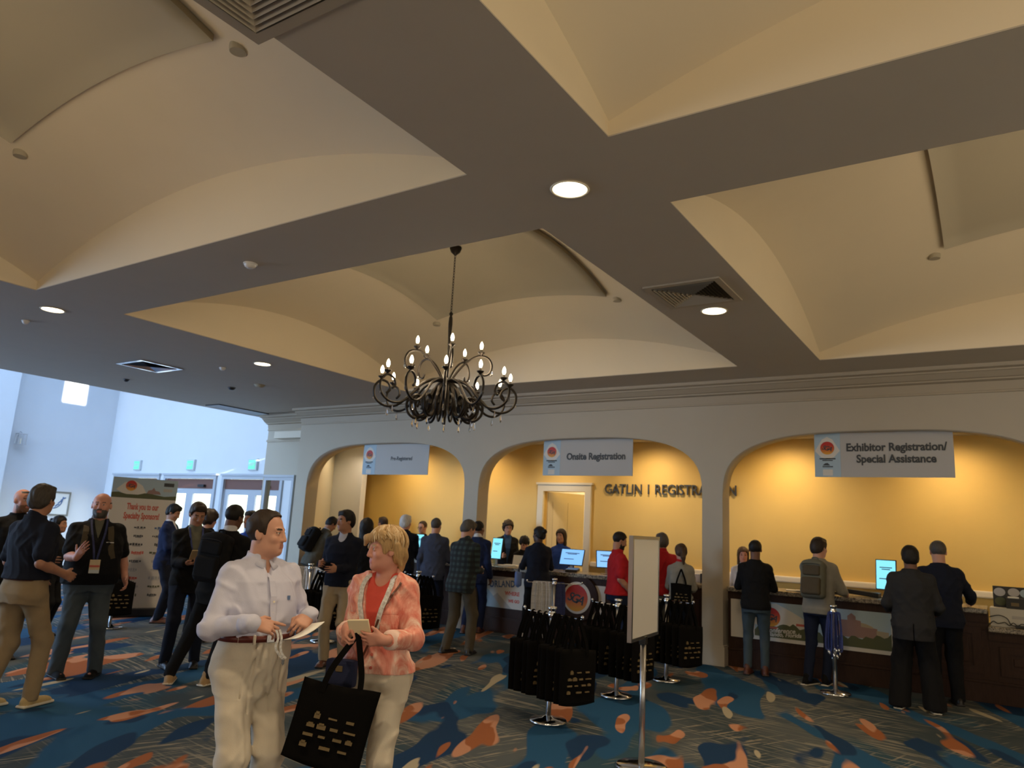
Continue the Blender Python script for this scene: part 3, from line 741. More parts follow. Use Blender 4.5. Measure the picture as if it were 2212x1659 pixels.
t = thing('round_plaque', 'dark round plaque with red and gold emblem on the middle counter', 'plaque', (-5.72, YC-.012, .70))
obj('plaque', disc_bm(0, 0, .36, 0, 40, .05), M['wood'], t); obj('white_ring', disc_bm(0, 0, .245, -.05, 40, .004), M['cloudwhite'], t)
emblem(t, -.01, -.005, .205, -.0545)

# things on the counters
def monitor(x, y, z, w, h, rz, lab, m='screen', tilt=8):
    t = thing('monitor', lab, 'monitor', (x, y, z), rz)
    obj('base', B(-.09, .09, -.06, .08, 0, .012, .004), M['steel'], t)
    obj('stand_neck', B(-.02, .02, .03, .05, .012, .16), M['steel'], t)
    bm = B(-w/2, w/2, 0, .022, 0, h, .006); xf(bm, Matrix.Translation((0, 0, .10)) @ Matrix.Rotation(R(-tilt), 4, 'X')); s = obj('display', bm, M['black'], t)
    bm = B(-w/2+.012, w/2-.012, -.003, 0, .012, h-.012, .003); xf(bm, Matrix.Translation((0, 0, .10)) @ Matrix.Rotation(R(-tilt), 4, 'X')); obj('lit_screen', bm, M[m], s)
    bm = bmesh.new()
    for k, (x0, x1, zz) in enumerate(((-.3, .3, .72), (-.2, .2, .66), (-.32, .1, .35))): box(bm, x0*w, x1*w, -.004, -.003, zz*h, zz*h+.012)
    xf(bm, Matrix.Translation((0, 0, .10)) @ Matrix.Rotation(R(-tilt), 4, 'X')); obj('screen_text', bm, M['inkblue'], s)
    return t
ZC = 1.07
monitor(-7.68, 11.33, ZC, .24, .38, R(-4), 'upright lit tablet monitor in front of the staff member with dark curls', 'screen')
monitor(-6.12, 11.28, ZC, .42, .29, R(8), 'wide lit blue screen on the counter before the woman in blue', 'screen2', 24)
monitor(-5.45, 11.30, ZC, .36, .28, R(40), 'lit blue screen half hidden by the bearded man in red', 'screen2', 10)
monitor(-1.36, 11.36, ZC, .26, .40, R(-6), 'upright lit tablet monitor beside the dark suited man, right-hand counter', 'screen', 6)
monitor(-9.55, 11.36, ZC, .26, .36, R(30), 'upright lit tablet monitor between two suited men at the leftmost counter', 'screen', 4)
M['screen3'] = mat('lit_phone_screen', (.1, .1, .1), .2, emit=(.55, .78, 1), estr=1.6)
def small(name, lab, cat, bm, m, loc, rz=0, group=None):
    o = obj(name, bm, m); o.location = loc; o.rotation_euler = (0, 0, rz); return tag(o, lab, cat, group)
small('paper_stack', 'loose white papers on the right-hand counter beside the black sweater', 'papers', box(B(-.15, .15, -.10, .10, 0, .012), -.02, .22, -.16, .02, .012, .02), M['paper'], (-2.45, 11.15, ZC), R(14))
small('black_folder', 'black folder lying on the right-hand counter left of the backpack', 'folder', B(-.16, .16, -.1, .1, 0, .03, .005), M['black'], (-2.02, 11.32, ZC), R(-6))
small('black_case', 'black wedge-shaped case on the counter right of the backpack', 'case', xf(B(-.2, .2, -.1, .1, 0, .06, .01), Matrix.Rotation(R(4), 4, 'Y')), M['black'], (-1.62, 11.22, ZC+.014), R(-4))
small('document_holder', 'white printed card holder on the middle counter by the seated staff', 'card holder', xf(B(-.14, .14, 0, .012, 0, .2), Matrix.Rotation(R(-14), 4, 'X')), M['paper'], (-7.18, 11.35, ZC), R(6))
small('paper_stack', 'white papers lying at the left end of the middle counter', 'papers', box(B(-.2, .2, -.1, .1, 0, .02), -.1, .14, -.05, .09, .02, .035), M['paper'], (-7.25, 11.16, ZC), R(5))
small('water_cup', 'clear plastic cup on the middle counter beside the upright screen', 'cup', lathe(bmesh.new(), [(0, 0), (.03, 0), (.038, .11), (.036, .11), (.028, .004), (0, .004)], 16), M['pane'], (-7.50, 11.06, ZC))
small('desk_phone', 'dark desk phone on the middle counter below the wide screen', 'phone', xf(B(-.1, .1, -.09, .09, 0, .045, .012), Matrix.Rotation(R(8), 4, 'X')), M['darkmetal'], (-5.95, 11.05, ZC+.013), R(10))
small('paper_stack', 'white box of forms at the right end of the middle counter', 'papers', B(-.09, .09, -.07, .07, 0, .12, .004), M['paper'], (-3.98, 11.3, ZC), R(12))
small('pen_cup', 'dark pen holder beside the pier on the middle counter', 'pen holder', lathe(bmesh.new(), [(0, 0), (.05, 0), (.05, .13), (.045, .13), (.045, .01), (0, .01)], 16), M['black'], (-3.82, 11.24, ZC))
bm = B(-.19, .19, -.16, .16, 0, .16, .02); box(bm, -.15, .15, -.05, .12, .16, .19, .01)
t = thing('badge_printer', 'black badge printer on the leftmost counter near the man with the black backpack', 'printer', (-11.55, 11.3, ZC), R(8)); obj('body', bm, M['black'], t)
obj('paper_tray', B(-.12, .12, -.20, -.16, .03, .05), M['steel'], t); obj('output_slot', B(-.13, .13, -.163, -.159, .07, .1), M['steel'], t)
t = dup(t, (-11.05, 11.3, ZC), R(-10), 'second black badge printer along the leftmost counter, behind the navy sweater')
# boxes on the low counter
M['cardbox'] = mat('white_carton', (.62, .60, .54), .7, var=.06, vscale=5)
t = thing('carton', 'white carton on the low granite counter, cables along its foot', 'box', (.10, YW+.42, .87), R(-2))
obj('body', B(-.29, .29, -.16, .16, 0, .215, .004), M['cardbox'], t); obj('tape_seam', B(-.29, .29, -.012, .012, .215, .2165), M['paper'], t); obj('printed_mark', B(-.07, .06, -.162, -.160, .10, .135), M['signgrey'], t)
bm = bmesh.new(); rnd = random.Random(5); pts = []
for k in range(16): pts.append((-.30+.04*k, -.19+.02*math.sin(k*1.9), .012+.045*abs(math.sin(k*1.3))))
tube(bm, spline(pts, 4), .005, 6); tube(bm, spline([(-.3, -.18, .10), (-.2, -.19, .13), (-.12, -.185, .10), (-.08, -.19, .03), (.0, -.185, .02)], 5), .005, 6)
t2 = thing('power_cable', 'black tangled cable and adapter in front of the white carton', 'cable', (.10, YW+.42, .872), R(-2)); obj('cord', bm, M['black'], t2, True); obj('adapter', B(-.04, .05, -.215, -.175, 0, .03, .005), M['black'], t2)
M['photodark'] = mat('dark_display_card', (.02, .02, .02), .5)
t = thing('display_box', 'black display box with round stickers on top of the white carton', 'box', (.08, YW+.45, 1.086), R(-2))
obj('back_card', xf(B(-.235, .19, 0, .012, 0, .25), Matrix.Rotation(R(-8), 4, 'X')), M['photodark'], t); obj('front_box', B(-.10, .16, -.14, -.02, 0, .12, .003), M['photodark'], t)
for cx, cz, m in ((-.165, .18, 'signgrey'), (-.02, .185, 'signgrey'), (.10, .18, 'signblue'), (-.16, .07, 'leafprint')): obj('sticker', xf(disc_bm(cx, cz, .05, -.001, 20, .001, 1.2), Matrix.Rotation(R(-8), 4, 'X')), M[m], t)
obj('sticker', B(-.05, .03, -.142, -.140, .03, .07), M['gold'], t); obj('sticker', B(.09, .17, -.144, -.140, .01, .09), M['inkred'], t); obj('sticker', B(.10, .16, -.146, -.144, .04, .06), M['paper'], t); obj('white_label', B(-.08, .03, -.13, -.04, .12, .135), M['paper'], t)

# ------------------------------------------------------------------ sponsor banner
t = thing('banner_stand', 'tall sponsor banner thanking specialty sponsors, standing near the hall doors', 'banner', (-11.98, 7.14, 0), R(70))
hz = 2.22
obj('base_cassette', B(-.53, .53, -.12, .12, 0, .13, .02), M['black'], t); obj('rear_pole', tube(bmesh.new(), [(0, .03, .1), (0, .03, hz)], .012), M['steel'], t)
obj('banner_sheet', B(-.5, .5, -.004, .004, .12, hz), M['cloudwhite'], t)
tp_ = obj('photo_strip', B(-.5, .5, -.006, -.004, hz-.33, hz), M['signblue'], t)
obj('cream_burst', flat([(-.44, hz-.2), (-.3, hz-.28), (-.15, hz-.30), (.02, hz-.24), (-.05, hz-.12), (-.18, hz-.04), (-.32, hz-.08)], -.006), M['cloudwhite'], t)
emblem(t, -.22, hz-.13, .085, -.008)
obj('printed_trees', flat([(-.5, hz-.33), (-.5, hz-.25), (-.4, hz-.24), (-.28, hz-.27), (-.1, hz-.27), (0, hz-.24), (.12, hz-.25), (.3, hz-.28), (.5, hz-.26), (.5, hz-.33)], -.0065), M['leafprint'], t)
obj('printed_hotel', flat([(.02, hz-.25), (.05, hz-.19), (.10, hz-.18), (.13, hz-.14), (.16, hz-.19), (.22, hz-.2), (.25, hz-.25)], -.0063), M['pinkprint'], t)
obj('small_print', B(.28, .44, -.0065, -.006, hz-.11, hz-.05), M['ink'], t); obj('small_print', B(.28, .42, -.0065, -.006, hz-.2, hz-.15), M['signgrey'], t)
text('lettering', 'Thank you to our', .14, M['inkred'], t, (0, -.006, hz-.47), (R(90), 0, 0), .0006, .005, xs=.48); text('lettering', 'Specialty Sponsors!', .14, M['inkred'], t, (0, -.006, hz-.62), (R(90), 0, 0), .0006, .005, xs=.50)
rnd = random.Random(11); mm = ['inkblue', 'ink', 'inkblue', 'leafprint', 'ink', 'inkred', 'signgrey']
for r_ in range(9):
    for c_ in range(3):
        cx = -.32+.32*c_+rnd.uniform(-.02, .02); cz = hz-.80-.135*r_; w_ = rnd.uniform(.14, .22)
        bm = bmesh.new(); hh_ = rnd.uniform(.012, .026); n_ = rnd.randint(4, 8); x_ = cx-w_/2
        for q in range(n_):
            ww_ = w_/n_*rnd.uniform(.55, .9); box(bm, x_, x_+ww_, -.0055, -.004, cz-hh_, cz+hh_*rnd.uniform(.3, 1)); x_ += w_/n_
        box(bm, cx-w_*.3, cx+w_*.3, -.0055, -.004, cz-hh_-.012, cz-hh_-.005)
        obj('sponsor_logo', bm, M[rnd.choice(mm)], t)

# ------------------------------------------------------------------ sign stand in the foreground
t = thing('sign_stand', 'blank white sign board in silver frame on a single chrome post', 'sign', (-2.385, 5.62, 0), R(95))
obj('base_plate', lathe(bmesh.new(), [(0, .0), (.19, 0), (.20, .012), (.18, .024), (.05, .034), (0, .034)], 40), M['chrome'], t, True)
obj('post', lathe(bmesh.new(), [(.0, .03), (.0225, .03), (.0225, .90), (0, .90)], 16), M['steel'], t, True)
obj('clamp', B(-.03, .03, -.025, .025, .885, .945, .004), M['black'], t)
bw = .335
obj('blank_board', B(-bw+.02, bw-.02, -.012, .012, .945, 1.68), mat('blank_white_board', (.86, .83, .76), .35), t)
bm = B(-bw, -bw+.025, -.017, .017, .93, 1.705); box(bm, bw-.025, bw, -.017, .017, .93, 1.705); box(bm, -bw+.025, bw-.025, -.017, .017, .93, .955); box(bm, -bw+.025, bw-.025, -.017, .017, 1.68, 1.705)
obj('frame', bm, M['steel'], t)

# ------------------------------------------------------------------ stanchions hung with tote bags and lanyards
M['tote'] = mat('black_canvas', (.005, .0045, .004), .95, spec=.08, bump=.2, bscale=300)
def tote_parts(t, w=.39, h=.47, d=.045, strap=.27, logos=True, seed=1, off=(0, 0, 0)):
    """black canvas tote whose straps meet at the local origin; the printed face looks along -y"""
    rnd = random.Random(seed); bm = bmesh.new(); nx, nz = 10, 12
    zt = -strap; fr, bk = [], []
    for j in range(nz+1):
        a, b = [], []
        v = j/nz
        for i in range(nx+1):
            u = 2*i/nx-1
            sag = .012*math.sin(3*u+seed)+.008*math.sin(5*v+2*u+seed)
            th = d/2*(1-u**4)*(.35+.65*math.sin(PI*min(1, v*1.15+.12)))
            x = u*w/2*(1-.02*math.sin(PI*v)); z = zt-h*v+.010*math.cos(2*u+seed)*(1-v)+(.02*u*u*(1 if v == 1 else 0))
            a.append(bm.verts.new((x, sag*.6-th-.003, z))); b.append(bm.verts.new((x, sag*.6+th+.003, z)))
        fr.append(a); bk.append(b)
    for j in range(nz):
        for i in range(nx):
            bm.faces.new((fr[j][i], fr[j+1][i], fr[j+1][i+1], fr[j][i+1])); bm.faces.new((bk[j][i], bk[j][i+1], bk[j+1][i+1], bk[j+1][i]))
        for i in (0, nx): bm.faces.new((fr[j][i], bk[j][i], bk[j+1][i], fr[j+1][i]))
    for i in range(nx):
        for j in (0, nz): bm.faces.new((fr[j][i], fr[j][i+1], bk[j][i+1], bk[j][i]))
    body = obj('bag_body', bm, M['tote'], t, True)
    for y in (-.008, .008):
        pts = spline([(-w*.24, y*2.2, zt-.05), (-w*.20, y*2, zt+.06), (-w*.055, y, -.05), (0, y*.6, -.005), (w*.055, y, -.05), (w*.20, y*2, zt+.06), (w*.24, y*2.2, zt-.05)], 5)
        obj('strap', tube(bmesh.new(), pts, 0, flat=(.030, .005), up=(0, 1, 0)), M['tote'], t)
    if logos:
        bm = bmesh.new(); yy = -d/2-.012
        for r_, (zz, items) in enumerate(((.40, ((-.08, .03, 1.7), (0, .045, .6), (.09, .04, .9))), (.52, ((-.10, .04, 1.1), (-.045, .045, 1.5), (.02, .04, 1), (.10, .06, .6))), (.63, ((-.10, .05, .9), (-.03, .035, .7), (.05, .045, .9), (.11, .035, 1.1))), (.75, ((-.11, .035, 1.4), (0, .055, 1), (.09, .045, .7))))):
            for (x, ww, hh) in items:
                z = zt-h*zz; box(bm, x-ww/2, x+ww/2, yy, yy+.01, z-.007*hh, z+.007*hh)
                if hh > 1.05: box(bm, x-ww/3, x+ww/4, yy, yy+.01, z+.004, z+.012*hh)
        obj('printed_logos', bm, M['gold'], t)
    return t
def stanchion(loc, lab, rz, bar=True, group='stanchions hung with giveaways'):
    t = thing('stanchion', lab, 'stanchion', (*loc, 0), rz, group)
    obj('base_plate', lathe(bmesh.new(), [(0, 0), (.165, 0), (.175, .012), (.165, .028), (.06, .042), (.035, .06), (0, .06)], 36), M['chrome'], t, True)
    obj('post', lathe(bmesh.new(), [(0, .05), (.024, .05), (.024, .93), (0, .93)], 16), M['steel'], t, True)
    obj('top_cap', lathe(bmesh.new(), [(0, .92), (.036, .92), (.04, .93), (.04, .955), (.032, .962), (.032, .985), (.042, .99), (.042, 1.015), (0, 1.02)], 20), M['chrome'], t, True)
    if bar:
        for sg in (-1, 1):
            bm = tube(bmesh.new(), [(sg*.03, 0, .945), (sg*.40, 0, .945), (sg*.415, 0, .962)], .007, 8)
            obj('hook_arm', bm, M['chrome'], t, True)
            obj('hook_knob', lathe(bmesh.new(), [(0, .945), (.013, .955), (.016, .965), (.013, .977), (0, .985)], 12, (sg*.415, 0)), M['chrome'], t, True)
    return t
BARV = (.94, -.335); BRZ = math.atan2(BARV[1], BARV[0])
_tote = None; tcount = 0
def bag_stand(loc, lab, bags, n=9, rz=BRZ, near=None):
    """near: words for the printed outer bag; the rest hang behind it in the same row"""
    global _tote, tcount
    stanchion(loc, lab, rz)
    for k in range(n):
        s = -.37+.74*k/(n-1)
        if abs(s) < .035: s += .045
        x, y = loc[0]+math.cos(rz)*s, loc[1]+math.sin(rz)*s
        a = rz+PI/2+math.radians(random.uniform(-7, 7))
        z = .955
        lab_k = near if k == n-1 else bags
        grp = None if k == n-1 else bags
        if _tote is None:
            _tote = thing('tote_bag', lab_k, 'tote bag', (x, y, z), a, grp); tote_parts(_tote)
        else:
            o = dup(_tote, (x, y, z), a, lab_k, grp or 'printed outer bags')
        tcount += 1
bag_stand((-3.58, 6.28), 'chrome stanchion carrying totes, nearest of three left of the sign board', 'black tote bag in the packed row on the nearest stanchion', 9, near='black tote with gold logos, outermost bag on the nearest stanchion')
bag_stand((-3.59, 7.75), 'chrome stanchion carrying totes, middle one behind the sign board', 'black tote bag in the packed row on the middle stanchion', 9, near='black tote with gold logos beside the sign post, on the middle stanchion')
bag_stand((-3.54, 9.05), 'chrome stanchion carrying totes, farthest, beside the white pier', 'black tote bag in the packed row on the stanchion by the pier', 8, near='black tote with gold logos, outermost on the stanchion by the pier')
bag_stand((-8.18, 7.82), 'chrome stanchion carrying totes between the man in white and the khaki trousers', 'black tote bag in the row left of the khaki trousers', 7, near='black tote outermost in the row left of the khaki trousers')
bag_stand((-7.45, 8.95), 'chrome stanchion carrying totes behind the pink jacket', 'black tote bag in the row behind the pink jacket', 8, near='black tote outermost in the row behind the pink jacket')
bag_stand((-10.93, 6.27), 'chrome stanchion with totes between the bald man and the sponsor banner', 'black tote bag in the row before the sponsor banner', 6, near='black tote with gold logos in front of the sponsor banner')
# lanyards
M['lanwhite'] = mat('white_printed_ribbon', (.60, .59, .57), .7, var=.75, vscale=75)
M['lannavy'] = mat('navy_printed_ribbon', (.025, .034, .12), .7, var=.95, vscale=70)
M['lanblue'] = mat('blue_printed_ribbon', (.03, .05, .22), .6, var=.95, vscale=70)
_lan = {}
def lanyard(kind, loc, rz, lab, group, L=.46):
    if kind in _lan: return dup(_lan[kind], loc, rz, lab, group)
    t = thing('lanyard', lab, 'lanyard', loc, rz, group); _lan[kind] = t
    pts = spline([(-.035, 0, -L), (-.035, 0, -.2), (-.022, 0, -.02), (0, 0, .004), (.022, 0, -.02), (.035, 0, -.2), (.035, 0, -L), (0, 0, -L-.03), (-.035, 0, -L)], 4)
    obj('ribbon', tube(bmesh.new(), pts, 0, flat=(.022, .003), up=(0, 1, 0)), M[kind], t)
    obj('metal_clip', lathe(bmesh.new(), [(0, -L-.03), (.012, -L-.04), (.009, -L-.06), (.013, -L-.075), (0, -L-.085)], 10), M['chrome'], t, True)
    return t
def lanyard_stand(loc, lab, rz, rows, spacing=.022, L=.46):
    stanchion(loc, lab, rz)
    for kind, s0, n, lb in rows:
        for k in range(n):
            s = s0+(spacing if kind == 'lanwhite' else .013)*k; j = random.uniform(-.35, .35)
            lanyard(kind, (loc[0]+math.cos(rz)*s, loc[1]+math.sin(rz)*s, .953), rz+j*1.6, lb, lb, L)
lanyard_stand((-5.70, 10.03), 'chrome stanchion with white and navy lanyards before the round plaque', R(34), [('lanwhite', -.30, 11, 'white printed lanyard in the bunch left of the round plaque'), ('lannavy', .035, 8, 'navy lanyard in the bunch beside the round plaque')])
lanyard_stand((-9.15, 8.35), 'chrome stanchion with white lanyards behind the man in the pale shirt', R(34), [('lanwhite', -.28, 11, 'white printed lanyard in the bunch right of the pale shirt'), ('lanwhite', .05, 8, 'white printed lanyard in the bunch right of the pale shirt')])
t = stanchion((-1.77, 9.89), 'chrome stanchion hung with blue lanyards by the grey backpack', R(30), False)
rnd = random.Random(8)
for k in range(15):
    a = 2*PI*k/15+rnd.uniform(-.2, .2); r = rnd.uniform(.035, .062)
    q = lanyard('lanblue', (-1.77+r*math.cos(a), 9.89+r*math.sin(a), .925), a+rnd.choice((0, PI/2)), 'blue lanyard hanging round the stanchion by the grey backpack', 'blue lanyards round one stanchion', .42)
    q.scale = (rnd.uniform(.7, 1.1), 1, rnd.uniform(.86, 1.12)); q.rotation_euler.x = rnd.uniform(-.05, .05); q.rotation_euler.y = rnd.uniform(-.06, .06)
# ------------------------------------------------------------------ sculpted figures: signed-distance volumes turned into smooth meshes
V3 = lambda *a: np.array(a, float)
def rotm(ax, a):
    c, s = math.cos(a), math.sin(a)
    return np.array({'x': [[1, 0, 0], [0, c, -s], [0, s, c]], 'y': [[c, 0, s], [0, 1, 0], [-s, 0, c]], 'z': [[c, -s, 0], [s, c, 0], [0, 0, 1]]}[ax], float)
class Fr:                                            # a frame: origin and rotation
    def __init__(s, o, m=None): s.o = np.array(o, float); s.m = np.eye(3) if m is None else m
    def p(s, *a): return s.o+s.m @ np.array(a, float)
    def sub(s, o, m): return Fr(s.p(*o), s.m @ m)
class Vol:
    def __init__(s, lo, hi, h):
        s.h = h; s.lo = np.array(lo, float)-3*h
        s.n = np.ceil((np.array(hi)-s.lo)/h).astype(int)+4
        s.a = np.full(s.n, .5, np.float32)
    def rng(s, lo, hi):
        i0 = np.clip(np.floor((np.array(lo)-s.lo)/s.h).astype(int), 0, s.n); i1 = np.clip(np.ceil((np.array(hi)-s.lo)/s.h).astype(int)+1, 0, s.n)
        sl = tuple(slice(a, b) for a, b in zip(i0, i1))
        ax = [(s.lo[k]+s.h*np.arange(i0[k], i1[k])).astype(np.float32) for k in range(3)]
        return sl, ax[0][:, None, None], ax[1][None, :, None], ax[2][None, None, :]
    def add(s, pr, k=.02, mode='u'):
        fn, lo, hi = pr; m = k+2.5*s.h
        sl, X, Y, Z = s.rng(np.array(lo)-m, np.array(hi)+m)
        A = s.a[sl]
        if A.size == 0: return s
        d = fn(X, Y, Z)
        if mode == 'u': h = np.clip(.5+.5*(A-d)/k, 0, 1); s.a[sl] = A*(1-h)+d*h-k*h*(1-h)
        elif mode == 's': h = np.clip(.5-.5*(A+d)/k, 0, 1); s.a[sl] = A*(1-h)-d*h+k*h*(1-h)
        return s
    def cut(s, fn):                                  # keep only where fn < 0
        sl, X, Y, Z = s.rng(s.lo, s.lo+s.h*s.n)
        s.a = np.maximum(s.a, fn(X, Y, Z)).astype(np.float32); return s
    def wrinkle(s, amp, scale, seed, zs=1.0):
        sl, X, Y, Z = s.rng(s.lo, s.lo+s.h*s.n); r = np.random.RandomState(seed); acc = 0
        for q in range(4):
            k = r.normal(size=3)*2*PI/scale*(1+.45*q)/2.0; k[2] *= zs
            ph = k[0]*X+k[1]*Y+k[2]*Z+r.rand()*6+1.3*np.sin(.6*k[1]*X-.5*k[0]*Z+.4*k[2]*Y+q)
            sn = np.sin(ph); acc = acc+(.55*sn+.75*(.55-np.abs(np.sin(ph*.5+q))))/(1+.5*q)
        s.a += (amp*acc/1.6).astype(np.float32); return s
def _folds(s, amp, seed, sc=1.0, vert=.3):
    """cloth folds: narrow warped ridges that come and go over the surface"""
    sl, X, Y, Z = s.rng(s.lo, s.lo+s.h*s.n); r = np.random.RandomState(seed); acc = 0
    wx = .020*np.sin(19/sc*Z+9*Y+r.rand()*6)+.014*np.sin(31/sc*Y-17/sc*X+r.rand()*6); wz = .026*np.sin(15/sc*X+11*Y+r.rand()*6)+.012*np.sin(37/sc*X-23*Z+r.rand()*6)
    for (kx, ky, kz), w in (((.35, .3, 1.0), 1-vert), ((.85, .35, -.55), .8), ((-.8, .3, -.6), .8), ((1.0, .5, .05), vert*1.6)):
        k = np.array([kx, ky, kz])*2*PI/(.105*sc)*r.uniform(.8, 1.2); ph = k[0]*(X+wx)+k[1]*Y+k[2]*(Z+wz)+r.rand()*6
        m = r.normal(size=3)*2*PI/(.55*sc); mk = np.clip(.15+np.sin(m[0]*X+m[1]*Y+m[2]*Z+r.rand()*6), 0, 1)
        acc = acc-w*mk*((.5+.5*np.sin(ph))**3-.3)
    s.a += (amp*acc).astype(np.float32); return s
Vol.folds = _folds
def cone(a, b, ra, rb):
    a, b = np.array(a, float), np.array(b, float); ba = b-a; L2 = max(1e-9, ba @ ba)
    def fn(X, Y, Z):
        px, py, pz = X-a[0], Y-a[1], Z-a[2]
        t = np.clip((px*ba[0]+py*ba[1]+pz*ba[2])/L2, 0, 1)
        return np.sqrt((px-t*ba[0])**2+(py-t*ba[1])**2+(pz-t*ba[2])**2)-(ra+(rb-ra)*t)
    r = max(ra, rb); return fn, np.minimum(a, b)-r, np.maximum(a, b)+r
def ell(F, c, r, m=None):
    o = F.p(*c); Q = (F.m @ m if m is not None else F.m).T; r = np.array(r, float)
    def fn(X, Y, Z):
        px, py, pz = X-o[0], Y-o[1], Z-o[2]
        u = [(Q[i, 0]*px+Q[i, 1]*py+Q[i, 2]*pz) for i in range(3)]
        k0 = np.sqrt(sum((u[i]/r[i])**2 for i in range(3)))+1e-6; k1 = np.sqrt(sum((u[i]/r[i]**2)**2 for i in range(3)))+1e-6
        return k0*(k0-1)/k1
    e = np.abs(Q.T) @ r; return fn, o-e, o+e
def rbox(F, c, r, rad, m=None):
    o = F.p(*c); Q = (F.m @ m if m is not None else F.m).T; r = np.array(r, float)
    def fn(X, Y, Z):
        px, py, pz = X-o[0], Y-o[1], Z-o[2]; q = [np.abs(Q[i, 0]*px+Q[i, 1]*py+Q[i, 2]*pz)-r[i]+rad for i in range(3)]
        return np.sqrt(sum(np.maximum(a, 0)**2 for a in q))+np.minimum(np.maximum(np.maximum(q[0], q[1]), q[2]), 0)-rad
    e = np.abs(Q.T) @ r; return fn, o-e, o+e
def loft(F, zs, ws, ds, cs, pw=2.3):
    zs, ws, ds, cs = map(np.array, (zs, ws, ds, cs)); Q = F.m.T; o = F.o
    def fn(X, Y, Z):
        px, py, pz = X-o[0], Y-o[1], Z-o[2]
        x, y, z = [(Q[i, 0]*px+Q[i, 1]*py+Q[i, 2]*pz) for i in range(3)]
        w = np.interp(z, zs, ws); d = np.interp(z, zs, ds); c = np.interp(z, zs, cs)
        f = ((np.abs(x)/w)**pw+(np.abs(y-c)/d)**pw)**(1/pw)
        s = (f-1)*np.minimum(w, d)
        return np.maximum(s, np.maximum(zs[0]-z, z-zs[-1]))
    pts = np.array([F.p(sx*max(ws), sy*(max(ds)+max(abs(cs))), z) for sx in (-1, 1) for sy in (-1, 1) for z in (zs[0], zs[-1])])
    return fn, pts.min(0), pts.max(0)
def snet(v):
    a = v.a; s = a < 0
    cnt = np.zeros(tuple(n-1 for n in a.shape), np.int8); nx, ny, nz = cnt.shape
    for i in (0, 1):
        for j in (0, 1):
            for k in (0, 1): cnt += s[i:i+nx, j:j+ny, k:k+nz]
    act = (cnt > 0) & (cnt < 8); I = np.argwhere(act)
    vid = np.full(cnt.shape, -1, np.int32); vid[act] = np.arange(len(I))
    acc = np.zeros((len(I), 3)); ne = np.zeros(len(I))
    for p in [(i, j, k) for i in (0, 1) for j in (0, 1) for k in (0, 1)]:
        for ax in range(3):
            if p[ax]: continue
            q = list(p); q[ax] = 1
            va = a[I[:, 0]+p[0], I[:, 1]+p[1], I[:, 2]+p[2]]; vb = a[I[:, 0]+q[0], I[:, 1]+q[1], I[:, 2]+q[2]]
            m = (va < 0) != (vb < 0); t = np.where(m, va/np.where(m, va-vb, 1), 0)
            pt = np.tile(np.array(p, float), (len(I), 1)); pt[:, ax] += t
            acc += pt*m[:, None]; ne += m
    P = (I+acc/ne[:, None])*v.h+v.lo
    F = []
    for ax in range(3):
        u, w = (ax+1) % 3, (ax+2) % 3
        sl0 = [slice(1, -1)]*3; sl1 = [slice(1, -1)]*3; sl0[ax] = slice(0, -1); sl1[ax] = slice(1, None)
        A, Bq = s[tuple(sl0)], s[tuple(sl1)]; E = np.argwhere(A != Bq)
        if not len(E): continue
        ins = A[E[:, 0], E[:, 1], E[:, 2]]
        base = E.copy(); base[:, u] += 1; base[:, w] += 1
        def cell(du, dw):
            c = base.copy(); c[:, u] -= du; c[:, w] -= dw; return vid[c[:, 0], c[:, 1], c[:, 2]]
        q = np.stack([cell(1, 1), cell(0, 1), cell(0, 0), cell(1, 0)], 1)
        q[~ins] = q[~ins][:, ::-1]
        F.append(q[(q >= 0).all(1)])
    return P, np.concatenate(F)
def np_mesh(name, P, F, mats, parent=None, mi=None, scale=1.0):
    me = bpy.data.meshes.new(name); n, f = len(P), len(F)
    me.vertices.add(n); me.vertices.foreach_set('co', (np.asarray(P)*scale).astype(np.float32).ravel())
    me.loops.add(4*f); me.loops.foreach_set('vertex_index', np.asarray(F, np.int32).ravel())
    me.polygons.add(f); me.polygons.foreach_set('loop_start', np.arange(0, 4*f, 4, dtype=np.int32))
    me.polygons.foreach_set('use_smooth', np.ones(f, bool))
    if mi is not None: me.polygons.foreach_set('material_index', np.asarray(mi, np.int32))
    me.update(calc_edges=True)
    return link(name, me, mats, parent)
def sculpt(name, vol, mats, parent, scale=1.0, pick=None):
    P, F = snet(vol)
    mi = pick(P[F].mean(1)) if pick is not None else None
    return np_mesh(name, P, F, mats, parent, mi, scale)

